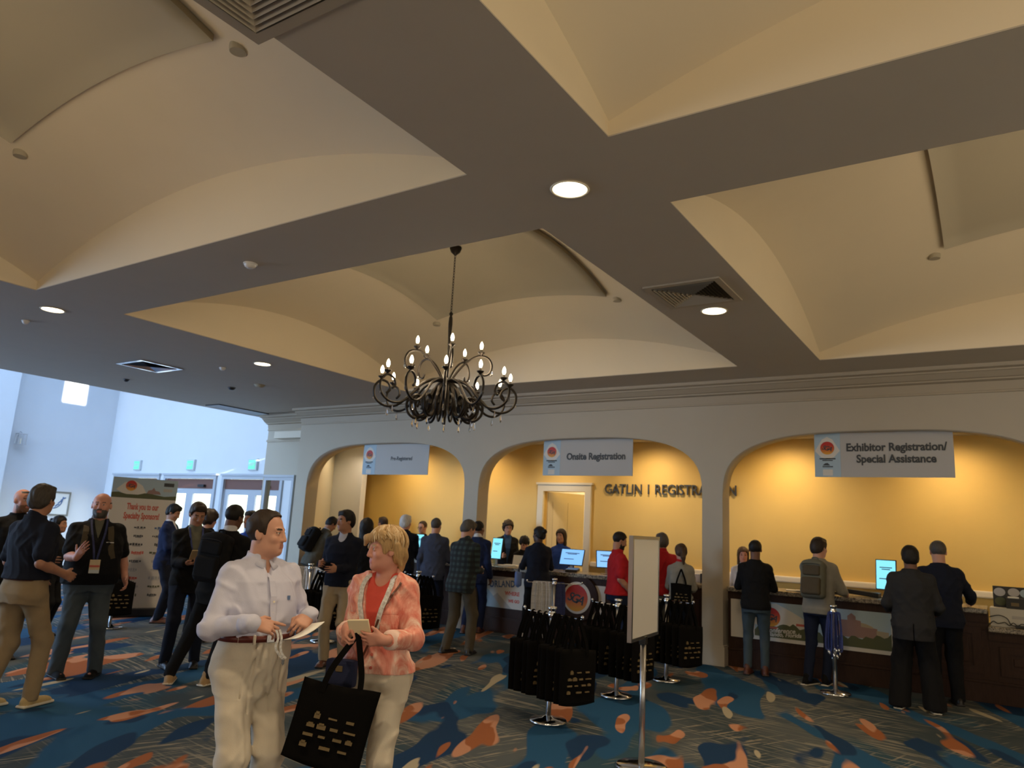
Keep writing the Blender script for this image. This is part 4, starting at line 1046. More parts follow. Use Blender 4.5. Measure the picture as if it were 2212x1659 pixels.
SKIN = {}
def skin(t):
    if t not in SKIN:
        m = mat('skin_%s' % t, {'light': (.56, .30, .21), 'tan': (.44, .22, .14), 'brown': (.17, .08, .05), 'dark': (.075, .036, .024), 'pink': (.56, .27, .20)}[t], .5, var=.08, vscale=18, spec=.35)
        m.node_tree.nodes['Principled BSDF'].inputs['Subsurface Weight'].default_value = .08
        m.node_tree.nodes['Principled BSDF'].inputs['Subsurface Radius'].default_value = (.02, .008, .004)
        l = mat('lips_%s' % t, {'light': (.44, .19, .15), 'tan': (.32, .13, .10), 'brown': (.14, .055, .045), 'dark': (.08, .035, .03), 'pink': (.45, .15, .13)}[t], .45)
        SKIN[t] = (m, l)
    return SKIN[t]
HAIR = {}
def hairm(c):
    if c not in HAIR:
        col = {'black': (.010, .008, .007), 'dkbrown': (.028, .017, .011), 'brown': (.065, .036, .02), 'grey': (.22, .20, .18), 'dkgrey': (.075, .066, .058), 'white': (.62, .60, .57), 'blond': (.42, .27, .12), 'blond2': (.62, .48, .30), 'saltpepper': (.05, .042, .036), 'ginger': (.16, .075, .04)}[c]
        m = mat('hair_'+c, col, .55, spec=.3); nt = m.node_tree; b = nt.nodes['Principled BSDF']
        tc = nt.nodes.new('ShaderNodeTexCoord'); mp = nt.nodes.new('ShaderNodeMapping'); mp.inputs['Scale'].default_value = (120, 40, 14)
        n = nt.nodes.new('ShaderNodeTexNoise'); n.inputs['Scale'].default_value = 1.2; n.inputs['Detail'].default_value = 3
        mx = nt.nodes.new('ShaderNodeMixRGB'); mx.inputs[1].default_value = (*[q*.55 for q in col], 1); mx.inputs[2].default_value = (*[min(1, q*1.5) for q in col], 1)
        bp = nt.nodes.new('ShaderNodeBump'); bp.inputs['Strength'].default_value = .5; bp.inputs['Distance'].default_value = .004
        for p_, q_ in ((tc.outputs['Object'], mp.inputs[0]), (mp.outputs[0], n.inputs[0]), (n.outputs[0], mx.inputs[0]), (mx.outputs[0], b.inputs['Base Color']), (n.outputs[0], bp.inputs['Height']), (bp.outputs[0], b.inputs['Normal'])): nt.links.new(p_, q_)
        HAIR[c] = m
    return HAIR[c]
M['eyewhite'] = mat('eye_white', (.62, .58, .54), .25); M['iris'] = mat('eye_iris', (.03, .025, .02), .2)

def unit(v): v = np.array(v, float); return v/np.linalg.norm(v)
def ik(S, W, l1, l2, pole):
    S, W = np.array(S, float), np.array(W, float); d = W-S; D = np.linalg.norm(d)
    if D > l1+l2-.002: W = S+d/D*(l1+l2-.002); d = W-S; D = np.linalg.norm(d)
    a = (l1*l1-l2*l2+D*D)/(2*D); hgt = math.sqrt(max(0, l1*l1-a*a)); n = d/D
    p = np.array(pole, float); p = unit(p-n*(p @ n)); return S+n*a+p*hgt, W

FINGERS = [(.088, .030, .080, .0088), (.093, .010, .088, .0090), (.088, -.010, .082, .0086), (.080, -.029, .066, .0078)]   # knuckle x, y, length, radius
def hand_prims(W, fd, pn, right, pose, sc=1.0):
    """palm, four jointed fingers of different lengths and a thumb from the side of the palm"""
    x = unit(fd); z = -unit(np.array(pn, float)-x*(np.array(pn, float) @ x)); y = np.cross(z, x)
    if not right: y = -y
    G = lambda a, b, c: W+sc*(x*a+y*b+z*c)
    out = [(cone(W-x*.02*sc, G(.02, 0, 0), .026*sc, .026*sc), .02)]
    for (kx, ky, ln, r) in FINGERS: out.append((cone(G(.018, ky*.62, 0), G(kx, ky, .002), .0165*sc, .0115*sc), .012))
    out.append((cone(G(.03, .02, -.006), G(.055, .03, -.008), .015*sc, .012*sc), .012))
    curls = {'relax': (18, 30, 22), 'grip': (52, 78, 48), 'hold': (34, 52, 30), 'point': (20, 30, 20), 'flat': (6, 10, 8), 'pinch': (40, 48, 30)}[pose]
    for i, (kx, ky, ln, r) in enumerate(FINGERS):
        c = [q*(1+.10*(i-1)) for q in curls]
        if pose == 'point' and i < 1: c = (4, 6, 5)
        if pose == 'pinch' and i > 1: c = (52, 66, 40)
        spread = (1.5-i)*.055 if pose != 'grip' else (1.5-i)*.02
        p = G(kx, ky, .002); ang = 0
        for seg, (fr, cu) in enumerate(zip((.44, .31, .25), c)):
            ang += R(cu); q = p+sc*ln*fr*(x*math.cos(ang)+y*spread*math.cos(ang)-z*math.sin(ang))
            out.append((cone(p, q, r*sc*(1-.08*seg), r*sc*(.92-.1*seg)), .0035)); p = q
    tb = {'relax': ((.052, .052, -.010), (.078, .064, -.022)), 'grip': ((.055, .050, -.022), (.082, .040, -.042)), 'hold': ((.060, .052, -.026), (.092, .038, -.034)), 'point': ((.058, .056, -.012), (.086, .066, -.02)), 'flat': ((.050, .058, -.004), (.074, .082, -.006)), 'pinch': ((.060, .050, -.028), (.094, .036, -.036))}[pose]
    p = G(.018, .022, -.004)
    for q_, r0, r1 in zip(tb, (.0145, .0105), (.011, .0085)):
        q = G(*q_); out.append((cone(p, q, r0*sc, r1*sc), .006)); p = q
    return out

def head_prims(H, fem=0, wide=1.0):
    w = wide; o = []
    o.append(('u', ell(H, (0, -.014, .034), (.077*w, .097, .088)), .01)); o.append(('u', ell(H, (0, .022, -.035), (.064*w, .070, .088)), .03))
    o.append(('u', ell(H, (0, .030, -.082), (.050*w, .052, .036)), .03)); o.append(('u', ell(H, (0, .070, -.100), (.021*w, .019, .018)), .025))
    for s in (-1, 1):
        o.append(('s', ell(H, (s*.032, .102, .001), (.019, .018, .0125)), .016))
        o.append(('u', cone(H.p(s*.014, .086, .021), H.p(s*.045, .074, .021), .0072 if not fem else .005, .006), .014))
        o.append(('u', ell(H, (s*.042, .062, -.030), (.021, .018, .017)), .02))
        o.append(('u', ell(H, (s*.079*w, -.008, -.008), (.009, .019, .032), rotm('x', .18) @ rotm('z', s*.35)), .008))
        o.append(('u', ell(H, (s*.0315, .0775, .001), (.0135, .0125, .012)), .003))
    o.append(('u', cone(H.p(0, .090, .012), H.p(0, .106, -.034), .0085, .0120 if not fem else .0105), .012))
    for s in (-1, 1): o.append(('u', ell(H, (s*.0125, .094, -.038), (.0085, .011, .008)), .008))
    o.append(('u', cone(H.p(-.019, .086, -.0625), H.p(.019, .086, -.0625), .0062, .0062), .007)); o.append(('u', cone(H.p(-.015, .086, -.0725), H.p(.015, .086, -.0725), .0072, .0072), .007))
    o.append(('s', cone(H.p(-.021, .0985, -.0672), H.p(.021, .0985, -.0672), .0028, .0028), .004))
    return o
def zline(tbl):
    ys, zz = zip(*tbl); return lambda y: np.interp(y, ys, zz)
HAIRLINE = {
 'short': [(-.12, -.085), (-.07, -.080), (-.03, -.050), (-.012, .000), (.012, .004), (.022, -.012), (.036, -.006), (.046, .040), (.062, .062), (.12, .070)],
 'crop': [(-.12, -.080), (-.07, -.075), (-.03, -.045), (-.012, .005), (.015, .008), (.03, .004), (.042, .045), (.06, .068), (.12, .078)],
 'receding': [(-.12, -.085), (-.07, -.080), (-.03, -.050), (-.012, .000), (.012, .004), (.020, -.012), (.030, -.004), (.036, .050), (.045, .082), (.06, .095), (.12, .12)],
 'fringe': [(-.12, -.085), (-.07, -.080), (-.03, -.050), (-.012, .000), (.018, .004), (.026, .03), (.03, .12)],
 'bob': [(-.14, -.14), (-.05, -.13), (.02, -.115), (.045, -.09), (.055, .03), (.07, .062), (.12, .07)],
 'pixie': [(-.14, -.105), (-.06, -.10), (-.03, -.075), (-.012, -.012), (.01, -.002), (.025, -.03), (.040, -.02), (.052, .030), (.075, .050), (.13, .058)],
}
def person(label, x, y, face, H=1.76, h=.010, sex='m', build=1.0, belly=0, lean=0, twist=0, side=0, head=(0, 0), headw=1.0, sk='light',
           hair=('short', 'dkbrown'), top=None, pants=None, shoes=None, rh=None, lh=None, rhand='relax', lhand='relax', rdir=None, ldir=None, rpn=None, lpn=None, rpole=None, lpole=None,
           feet=((.11, .02, 8), (-.11, -.02, -8)), hipz=None, necklen=.694, beard=None, belt=None, glasses=False, extras=None, seed=1, group=None, cat='person'):
    """face: yaw of the figure; every length below is for a 1.78 m figure, scaled at the end"""
    s = H/1.76; h = h*RES/s; fem = sex == 'f'
    T = thing('person', label, cat, (x, y, 0), R(face), group)
    hz = hipz or .95
    TF = Fr((0, 0, hz), rotm('z', R(twist)) @ rotm('y', R(side)) @ rotm('x', R(-lean)))
    z_ = np.array([-.14, -.06, .03, .10, .20, .32, .41, .455, .50, .535, .56])
    if fem: w_ = [.150, .172, .160, .138, .138, .150, .152, .128, .080, .052, .048]; d_ = [.105, .118, .106, .096, .106, .120, .100, .080, .062, .052, .048]
    else: w_ = [.148, .168, .163, .155, .160, .176, .176, .146, .088, .060, .056]; d_ = [.105, .118, .112, .105, .110, .120, .108, .088, .068, .058, .055]
    c_ = np.array([-.02, -.018, -.006, 0, .004, .004, -.004, -.012, -.018, -.018, -.016])
    w_ = np.array(w_)*(1+(build-1)*1.0); d_ = np.array(d_)*(1+(build-1)*1.2)
    bl = np.interp(z_, [-.1, .05, .15, .3, .42], [.2, 1, 1, .4, 0])*belly
    d_ = d_+bl*.5; c_ = c_+bl*.5; w_ = w_+bl*.35
    sx = (.142 if fem else .163)*(.6+.4*build)
    sh = {1: TF.p(sx, -.008, .440), -1: TF.p(-sx, -.008, .440)}
    l1, l2 = .285, .255
    arms = {}
    for sg, tgt, pole in ((1, rh, rpole), (-1, lh, lpole)):
        t = np.array(tgt if tgt is not None else (sg*(.225+.02*(build-1)*5), .055, .885+hz-.95), float)
        E, Wt = ik(sh[sg], t, l1, l2, pole if pole is not None else (sg*.28, -1, -.35)); arms[sg] = (sh[sg], E, Wt)
    legs = {}
    for sg, (fx, fy, toe) in ((1, feet[0]), (-1, feet[1])):
        hp = TF.o+V3(sg*.088, 0, -.04); an = V3(fx, fy, .085)
        K, An = ik(hp, an, .425, .425, (sg*.12+math.sin(R(-toe))*.3, 1, 0)); legs[sg] = (hp, K, An, toe)
    HF = TF.sub((0, .018, necklen), rotm('z', R(head[0])) @ rotm('x', R(-head[1])))
    # ---- body: one continuous surface
    lo = np.array([-.62, -.52, 0.]); hi = np.array([.62, .62, 1.90])
    pts = np.array([arms[1][1], arms[-1][1], arms[1][2], arms[-1][2], sh[1], sh[-1], HF.p(0, 0, .16), HF.p(0, .14, 0), HF.p(0, -.14, 0), TF.p(0, .2, .1), TF.p(0, -.2, .3)]+[legs[q][2]+V3(0, .2, 0) for q in (1, -1)]+[legs[q][2]-V3(0, .12, 0) for q in (1, -1)]+[legs[q][1] for q in (1, -1)])
    lo = np.maximum(lo*9, pts.min(0)-.21); hi = pts.max(0)+.21; lo[2] = -.01
    V = Vol(lo, hi, h)
    V.add(loft(TF, z_, w_-.016, d_-.016, c_), .02)
    nr = .052 if fem else .060*(.7+.3*build)
    V.add(cone(TF.p(0, -.018, .47), HF.p(0, -.022, -.06), nr+.008, nr), .03)
    for m_, pr, k_ in head_prims(HF, fem, headw): V.add(pr, k_, m_)
    for sg in (1, -1):
        S, E, Wt = arms[sg]; ar = (.043 if fem else .050)*(.5+.5*build)
        V.add(cone(S, E, ar, ar*.80), .03); V.add(cone(E, E+(Wt-E)*.35, ar*.80, ar*.82), .012); V.add(cone(E+(Wt-E)*.35, Wt, ar*.80, .028 if not fem else .024), .012)
        fd = (rdir if sg == 1 else ldir); fd = fd if fd is not None else (Wt-E)
        pn = (rpn if sg == 1 else lpn); pn = pn if pn is not None else (-sg, .1, 0)
        for pr, k_ in hand_prims(Wt, fd, pn, sg == 1, rhand if sg == 1 else lhand, .93 if fem else 1.02): V.add(pr, k_)
        hp, K, An, toe = legs[sg]
        V.add(cone(hp, K, .070, .050), .03); V.add(cone(K, An, .048, .036), .02)
        V.add(cone(An+V3(0, -.03, -.035), An+V3(math.sin(R(-toe))*.15, .15, -.05), .030, .022), .02)
    skm, lip = skin(sk); Q = HF.m.T
    mats = [skm, lip, hairm(hair[1] if hair else 'dkbrown'), M['eyewhite'], M['iris']]
    if beard: mats[2] = hairm(beard)
    def pick(Pc):
        q = (Pc-HF.o) @ HF.m; X, Y, Z = q.T; mi = np.zeros(len(Pc), np.int32)
        mi[(np.abs(X) < .021) & (Z > -.080) & (Z < -.057) & (Y > .078)] = 1
        mi[(np.abs(np.abs(X)-.030) < .017) & (np.abs(Z-.0245+.10*np.abs(np.abs(X)-.030)) < .0048) & (Y > .06)] = 2
        if beard: mi[(Y > .005) & (Z < np.interp(Y, [.0, .04, .07, .1], [-.035, -.06, -.048, -.048])) & (Z > -.135) & ~((np.abs(X) < .020) & (Z > -.078) & (Z < -.058) & (Y > .08))] = 2
        ey = (X*0 > 1)
        for sg in (1, -1):
            e2 = ((X-sg*.0315)/.0105)**2+((Z-.001)/.0058)**2; on = (e2 < 1) & (Y > .07); mi[on] = 3
            mi[((X-sg*.0315)**2+(Z-.001)**2 < .0056**2) & (Y > .07)] = 4; mi[(np.abs(X-sg*.0315) < .0135) & (np.abs(Z-.0078+14*(X-sg*.0315)**2) < .0018) & (Y > .07)] = 4
        return mi
    sculpt('body', V, mats, T, s, pick)
    P = dict(T=T, TF=TF, HF=HF, arms=arms, legs=legs, s=s, h=h, sx=sx, w=w_, d=d_, c=c_, z=z_, lo=lo, hi=hi, fem=fem, vols={})
    # ---- hair
    if hair and hair[0] != 'bald':
        st, hc = hair; hh = min(h, .008); HV = Vol(HF.o-.24-(.25 if st in ('long', 'ponytail') else 0), HF.o+.24, hh)
        th = {'short': .014, 'crop': .008, 'receding': .010, 'fringe': .003, 'bob': .022, 'pixie': .015, 'long': .020, 'ponytail': .013, 'bun': .013, 'curly': .028}[st]
        base = {'long': 'bob', 'ponytail': 'short', 'bun': 'short', 'curly': 'pixie'}.get(st, st); zl = zline(HAIRLINE[base])
        HV.add(ell(HF, (0, -.014, .034), (.077*headw+th, .097+th, .088+th)), .01)
        if st not in ('crop', 'fringe', 'receding'): HV.add(ell(HF, (0, -.05, -.02), (.070+th, .062+th*.6, .075)), .03)
        if st == 'bob': HV.add(ell(HF, (0, -.035, -.06), (.088, .075, .075)), .03)
        HV.cut(lambda X, Y, Z: (lambda yy, zz: (zl(yy)-zz)*.8)(*(lambda px, py, pz: (Q[1, 0]*px+Q[1, 1]*py+Q[1, 2]*pz, Q[2, 0]*px+Q[2, 1]*py+Q[2, 2]*pz))(X-HF.o[0], Y-HF.o[1], Z-HF.o[2])))
        if st == 'fringe': HV.cut(lambda X, Y, Z: (lambda zz: zz-.032)(Q[2, 0]*(X-HF.o[0])+Q[2, 1]*(Y-HF.o[1])+Q[2, 2]*(Z-HF.o[2])))
        if st == 'long':
            HV.add(ell(HF, (0, -.075, -.13), (.075, .038, .17)), .03)
            for sg in (-1, 1): HV.add(ell(HF, (sg*.075, -.02, -.11), (.024, .04, .13)), .03)
        if st == 'ponytail':
            HV.add(ell(HF, (0, -.125, .03), (.024, .024, .022)), .01); HV.add(cone(HF.p(0, -.14, .02), HF.p(.005, -.155, -.10), .026, .036), .02); HV.add(cone(HF.p(.005, -.155, -.10), HF.p(.01, -.125, -.20), .036, .014), .02)
        if st == 'bun': HV.add(ell(HF, (0, -.125, .045), (.042, .038, .040)), .01)
        if st == 'pixie':
            HV.add(cone(HF.p(-.05, .045, .090), HF.p(.03, .105, .062), .024, .022), .02); HV.add(cone(HF.p(.03, .105, .062), HF.p(.052, .112, .025), .022, .012), .015); HV.add(cone(HF.p(.03, .06, .095), HF.p(.074, .075, .010), .020, .012), .02)
            HV.add(cone(HF.p(0, -.105, -.05), HF.p(0, -.098, -.115), .034, .016), .03)
            for sg in (-1, 1): HV.add(cone(HF.p(sg*.082, -.035, .03), HF.p(sg*.07, -.07, -.085), .020, .014), .02)
        if st in ('short', 'receding') : HV.add(cone(HF.p(-.04, .05, .098), HF.p(.04, .052, .098), .016, .016), .03) if st == 'short' else None
        HV.wrinkle(.0045 if st != 'curly' else .011, .045 if st != 'curly' else .05, seed+3, .4 if st != 'curly' else 1)
        sculpt('hair', HV, hairm(hc), T, s)
    if hair and hair[0] == 'pixie':                      # separate swept locks over the cap of hair
        bm = bmesh.new(); rr = random.Random(seed); ra = np.array([.077*headw+.019, .116, .107]); c0 = np.array([0, -.014, .034])
        for k in range(190):
            ph0 = rr.uniform(0, 2*PI); front = math.cos(ph0); L_ = rr.uniform(70, 100) if front < .2 else rr.uniform(48, 74)
            if front < -.5: L_ += 22
            t0 = rr.uniform(8, 52); pts = []; rad = []; sw = rr.uniform(-.25, .25)+.5*math.sin(ph0)*max(0, front+.3)
            for q in range(9):
                t = q/8; th_ = R(t0+(L_+14-t0)*t) if L_ > t0 else R(t0); ph = ph0+sw*t; bump = 1.0+.03*math.sin(PI*t)+rr.uniform(-.004, .004)+(.06*max(0, front)*t)
                v = np.array([math.sin(ph)*math.sin(th_), math.cos(ph)*math.sin(th_), math.cos(th_)])*ra*bump+c0
                pts.append(HF.p(*v)*s); rad.append((.0058*(1-.75*t**1.6)+.0010)*s)
            tube(bm, pts, rad, 5, mi=k % 3 == 0)
        obj('hair_locks', bm, [hairm(hair[1]), hairm('blond2' if hair[1] == 'blond' else hair[1])], T, True)
    if beard:
        BV = Vol(HF.o-.16, HF.o+.16, min(h, .007))
        BV.add(ell(HF, (0, .030, -.082), (.056*headw, .060, .042)), .02); BV.add(ell(HF, (0, .072, -.104), (.030, .026, .028)), .02)
        BV.add(('x',) and ell(HF, (0, .084, -.048), (.030, .014, .008)), .01)
        BV.add(ell(HF, (0, .100, -.067), (.021, .03, .010)), .006, 's')
        BV.cut(lambda X, Y, Z: (lambda px, py, pz: (lambda yy, zz: np.maximum(.005-yy, zz+np.interp(yy, [0, .03, .06, .1], [.03, .055, .045, .040])))(Q[1, 0]*px+Q[1, 1]*py+Q[1, 2]*pz, Q[2, 0]*px+Q[2, 1]*py+Q[2, 2]*pz))(X-HF.o[0], Y-HF.o[1], Z-HF.o[2]))
        BV.wrinkle(.002, .03, seed+5); sculpt('beard', BV, hairm(beard), T, s)
    # ---- trousers
    if pants:
        leg = pants.get('leg', 1.0); e = pants.get('ease', .010); hc = .95
        G = Vol((lo[0], lo[1], 0), (hi[0], hi[1], TF.o[2]+.18), h)
        G.add(loft(TF, z_[:5], w_[:5]+e, d_[:5]+e, c_[:5]), .02)
        for sg in (1, -1):
            hp, K, An, toe = legs[sg]; b_ = .55+.45*build
            G.add(cone(hp+V3(sg*.004, -.005, 0), K, .098*b_, .070*leg), .05); G.add(cone(K, An+V3(0, -.012, -.03), .069*leg, .057*leg*pants.get('hem_w', 1)), .03)
            if pants.get('crease'):
                G.add(cone(hp+V3(sg*.01, .088, .02), K+V3(0, .066*leg, 0), .012, .010), .025); G.add(cone(K+V3(0, .066*leg, 0), An+V3(0, .05, 0), .010, .008), .025)
                yf = float(np.interp(.06, z_, d_+c_))+e
                for dx in (.062, .105, .022): G.add(cone(TF.p(sg*dx, yf*(1-.9*dx*dx/.03)+.010, .12), hp+V3(sg*(dx-.085), .128, -.20), .008, .001), .014, 's')
                for dx in (.040, .085): G.add(cone(TF.p(sg*dx, yf*(1-.9*dx*dx/.03)+.004, .10), hp+V3(sg*(dx-.075), .112, -.17), .013, .005), .012)
        if pants.get('fill'): G.add(cone(TF.p(0, -.005, -.06), (legs[1][1]+legs[-1][1])/2+V3(0, 0, pants['fill']), .075, .03), .03)
        if pants.get('folds'): G.folds(pants['folds'], seed+6, pants.get('fsc', 1.3), pants.get('fvert', .7))
        G.wrinkle(pants.get('amp', .0035), pants.get('wr', .16), seed+11, .45)
        wz = pants.get('waist', .075); Qt = TF.m.T
        G.cut(lambda X, Y, Z: Qt[2, 0]*(X-TF.o[0])+Qt[2, 1]*(Y-TF.o[1])+Qt[2, 2]*(Z-TF.o[2])-wz)
        hm = pants.get('hem', .045); G.cut(lambda X, Y, Z: (hm-Z)+0*X)
        sculpt('trousers', G, pants['m'], T, s); P['vols']['trousers'] = G
    # ---- shoes
    if shoes:
        for sg in (1, -1):
            hp, K, An, toe = legs[sg]; A_ = An.copy(); A_[2] = 0; D_ = V3(math.sin(R(-toe)), math.cos(R(-toe)), 0)
            G = Vol(A_-V3(.2, .2, 0), A_+V3(.2, .26, .16), min(h, .009)); F_ = Fr(A_, rotm('z', R(toe)))
            G.add(ell(F_, (0, -.035, .040), (.040, .062, .052)), .01); G.add(ell(F_, (0, .060, .030), (.044, .105, .040)), .03); G.add(ell(F_, (0, .135, .026), (.043, .058, .030)), .02)
            G.add(cone(F_.p(0, -.03, .05), F_.p(0, -.02, .105), .040, .042), .02)
            G.add(rbox(F_, (0, .048, .012), (.047, .150, .012), .012), .008)
            G.cut(lambda X, Y, Z: (.001-Z)+0*X)
            sculpt('shoe', G, [shoes['m'], shoes.get('sole', M['black'])], T, s, lambda Pc: (Pc[:, 2] < shoes.get('sz', .018)).astype(np.int32))
    # ---- upper garments, inner to outer
    for g in (top or []):
        garment(P, g, build, seed)
    if belt:
        zb = belt.get('z', .068); bm = bmesh.new(); n = 40; e = belt.get('ease', .014)
        ww, dd, cc = np.interp(zb, z_, w_)+e, np.interp(zb, z_, d_)+e, np.interp(zb, z_, c_); ring = []
        for k in range(n):
            t = 2*PI*k/n; ct, st = math.cos(t), math.sin(t); q = (abs(ct)**2.3+abs(st)**2.3)**(-1/2.3); ring.append((ww*q*ct, cc+dd*q*st))
        vv = [[bm.verts.new(TF.p(px*f_, cc+(py-cc)*f_, zb+dz)*s) for px, py in ring] for f_, dz in ((1, -.017), (1.03, -.017), (1.03, .017), (1, .017))]
        for a_, b_ in zip(vv, vv[1:]+vv[:1]):
            for k in range(n): bm.faces.new((a_[k], a_[(k+1) % n], b_[(k+1) % n], b_[k]))
        bo = obj('belt', bm, belt['m'], T, True)
        bk = bmesh.new(); box(bk, -.022, .022, -.004, .004, -.020, .020, .003); box(bk, -.012, .012, -.006, .006, -.010, .010)
        mt = np.eye(4); mt[:3, :3] = TF.m; mt[:3, 3] = TF.p(0, cc+dd*1.05, zb)*s; xf(bk, Matrix(mt)); obj('buckle', bk, M['steel'], bo)
    if glasses:
        bm = bmesh.new()
        for sg in (-1, 1):
            tube(bm, [HF.p(sg*.032+.021*math.cos(a), .100-.10*(.021*math.cos(a)*sg+.0)**1*.4, -.002+.016*math.sin(a))*s for a in np.linspace(0, 2*PI, 17)], .0022, 5)
            tube(bm, [HF.p(sg*.053, .094, .004)*s, HF.p(sg*.080*headw, .06, .006)*s, HF.p(sg*.085*headw, -.01, .004)*s], .0022, 5)
        tube(bm, [HF.p(-.011, .104, .002)*s, HF.p(0, .107, .004)*s, HF.p(.011, .104, .002)*s], .0022, 5)
        obj('glasses', bm, M['black'], T)
    P['face'] = R(face); P['xy'] = (x, y)
    if extras: extras(P)
    return P

def garment(P, g, build, seed):
    TF, HF, s, h, z_, w_, d_, c_ = [P[k] for k in ('TF', 'HF', 's', 'h', 'z', 'w', 'd', 'c')]
    e = g.get('ease', .012); hem = g.get('hem', -.02); fl = g.get('flare', 0); Qt = TF.m.T
    lo, hi = P['lo'], P['hi']
    G = Vol((lo[0], lo[1], min(TF.o[2]+hem-.10, lo[2]+9)), hi, h)
    zz = np.concatenate([[min(hem, -.14)-.06], z_]); W = np.concatenate([[w_[0]], w_])+e; D = np.concatenate([[d_[0]], d_])+e; Cc = np.concatenate([[c_[0]], c_])
    bag = np.interp(zz, [-.3, hem, .12, .3, .42], [1, 1, .6, .2, 0]); W = W+fl*bag; D = D+fl*.8*bag
    if g.get('blouse'): q = np.exp(-((zz-g.get('blz', .10))/.06)**2)*g['blouse']; W = W+q; D = D+q
    ztop = g.get('ztop', .545)
    G.add(loft(TF, zz, W, D, Cc), .02)
    pad = g.get('pad', 0)
    for sg in (1, -1):
        S, E, Wt = P['arms'][sg]; r = g.get('sleeve_r', .060)*.95*(.6+.4*build)*(.9 if P['fem'] else 1)
        G.add(cone(TF.p(sg*.08, -.012, .475), S+TF.m @ V3(sg*.006, 0, .004+pad), .040+e, r*.96+pad), .035)
        sl = g.get('sleeve', 'long')
        if sl == 'long':
            wr = g.get('cuff_r', .043); f = g.get('cuff', .97)
            G.add(cone(S, E, r, r*.86), .03); G.add(cone(E, E+(Wt-E)*f, r*.86, wr), .02)
            if g.get('bunch'): G.add(ell(Fr(E), (0, 0, 0), (r*1.06,)*3), .02)
        elif sl == 'short': G.add(cone(S, S+(E-S)*g.get('short', .78), r*1.0, r*1.02), .03)
        elif sl == 'three':
            G.add(cone(S, E, r, r*.95), .03); G.add(cone(E, E+(Wt-E)*.45, r*.95, r*.85), .02)
    if g.get('folds'): G.folds(g['folds'], seed+2, g.get('fsc', 1), g.get('fvert', .3))
    G.wrinkle(g.get("amp", .004), g.get("wr", .11), seed+g.get('ws', 21), g.get('wzs', .8))
    if g.get('collar'):
        r = .066*(.75+.25*build) if not P['fem'] else .060
        G.add(cone(TF.p(0, -.022, .50), TF.p(0, -.016, .545+g.get('collar_h', .02)), r+.012, r), .012)
    if g.get('hood'): G.add(ell(TF, (0, -.085, .49), (.10, .055, .05)), .03)
    G.cut(lambda X, Y, Z: (lambda px, py, pz: (hem-(Qt[2, 0]*px+Qt[2, 1]*py+Qt[2, 2]*pz)))(X-TF.o[0], Y-TF.o[1], Z-TF.o[2]))
    if g.get('vee'):                                  # open front: a wedge cut from the neck down
        zb, wd = g['vee']
        def wedge(X, Y, Z):
            px, py, pz = X-TF.o[0], Y-TF.o[1], Z-TF.o[2]
            x, y, z = [(Qt[i, 0]*px+Qt[i, 1]*py+Qt[i, 2]*pz) for i in range(3)]
            half = np.interp(z, [zb-.001, zb, .52, .60], [-.05, .0, wd, wd*1.25])
            return np.maximum(np.abs(x)-half, np.interp(z, [zb, .40, .47, .56], [.07, .055, .015, -.035])-y)
        G.add((wedge, G.lo, G.lo+G.h*G.n), .006, 's')
    if g.get('neck'):                                 # rounded neckline
        nz, nw = g['neck']; G.add(ell(TF, (0, .06, .58), (nw, .09, .58-nz)), .006, 's')
    if g.get('slit'):
        G.add(rbox(TF, (0, -.2, hem), (.004, .25, .18), .002), .004, 's')
    o = sculpt(g.get('name', 'shirt'), G, g['m'], P['T'], s)
    P['vols'][g.get('name', 'shirt')] = G; P['o_'+g.get('name', 'shirt')] = o
    return G
def front_y(P, vol, x, z, back=False, off=.003):
    """y (in the torso frame) of the garment surface seen from the front (or the back)"""
    TF = P['TF']; ys = np.arange(.42, -.42, -.003) if not back else np.arange(-.42, .42, .003)
    p = np.array([TF.p(x, yy, z) for yy in ys]); ix = np.round((p-vol.lo)/vol.h).astype(int)
    ok = ((ix >= 0) & (ix < vol.n)).all(1); ix = np.clip(ix, 0, vol.n-1)
    val = np.where(ok, vol.a[ix[:, 0], ix[:, 1], ix[:, 2]], .5); k = np.argmax(val < 0)
    if not (val < 0).any(): return None
    return ys[k]+(off if not back else -off)
def ribbon(P, vol, pts, w, name, m, parent=None, t=.003, back=False, off=.004):
    """a flat band laid on the garment along (x, z) points of the torso frame"""
    TF = P['TF']; q = []
    sp = spline([(a, 0, b) for a, b in pts], 5)
    for v in sp:
        yy = front_y(P, vol, v.x, v.z, back, off)
        if yy is None: yy = (q[-1][1] if q else 0)
        q.append((v.x, yy, v.z))
    ys = [b[1] for b in q]
    ys = [(max if not back else min)(ys[max(0, i-1)], ys[i], ys[min(len(ys)-1, i+1)]) for i in range(len(ys))]
    for _ in range(2): ys = [max(ys[i], (ys[max(0, i-1)]+ys[min(len(ys)-1, i+1)])/2) if not back else ys[i] for i in range(len(ys))]
    W = [Vector(TF.p(a, yy, b)*P['s']) for (a, _, b), yy in zip(q, ys)]
    up = Vector(TF.m @ V3(0, 1, 0))
    return obj(name, tube(bmesh.new(), W, 0, flat=(w, t), up=up), m, parent or P['T'])
def pxyz(P, v):                                      # torso-frame point to the person's own object space
    return Vector(P['TF'].p(*v)*P['s'])
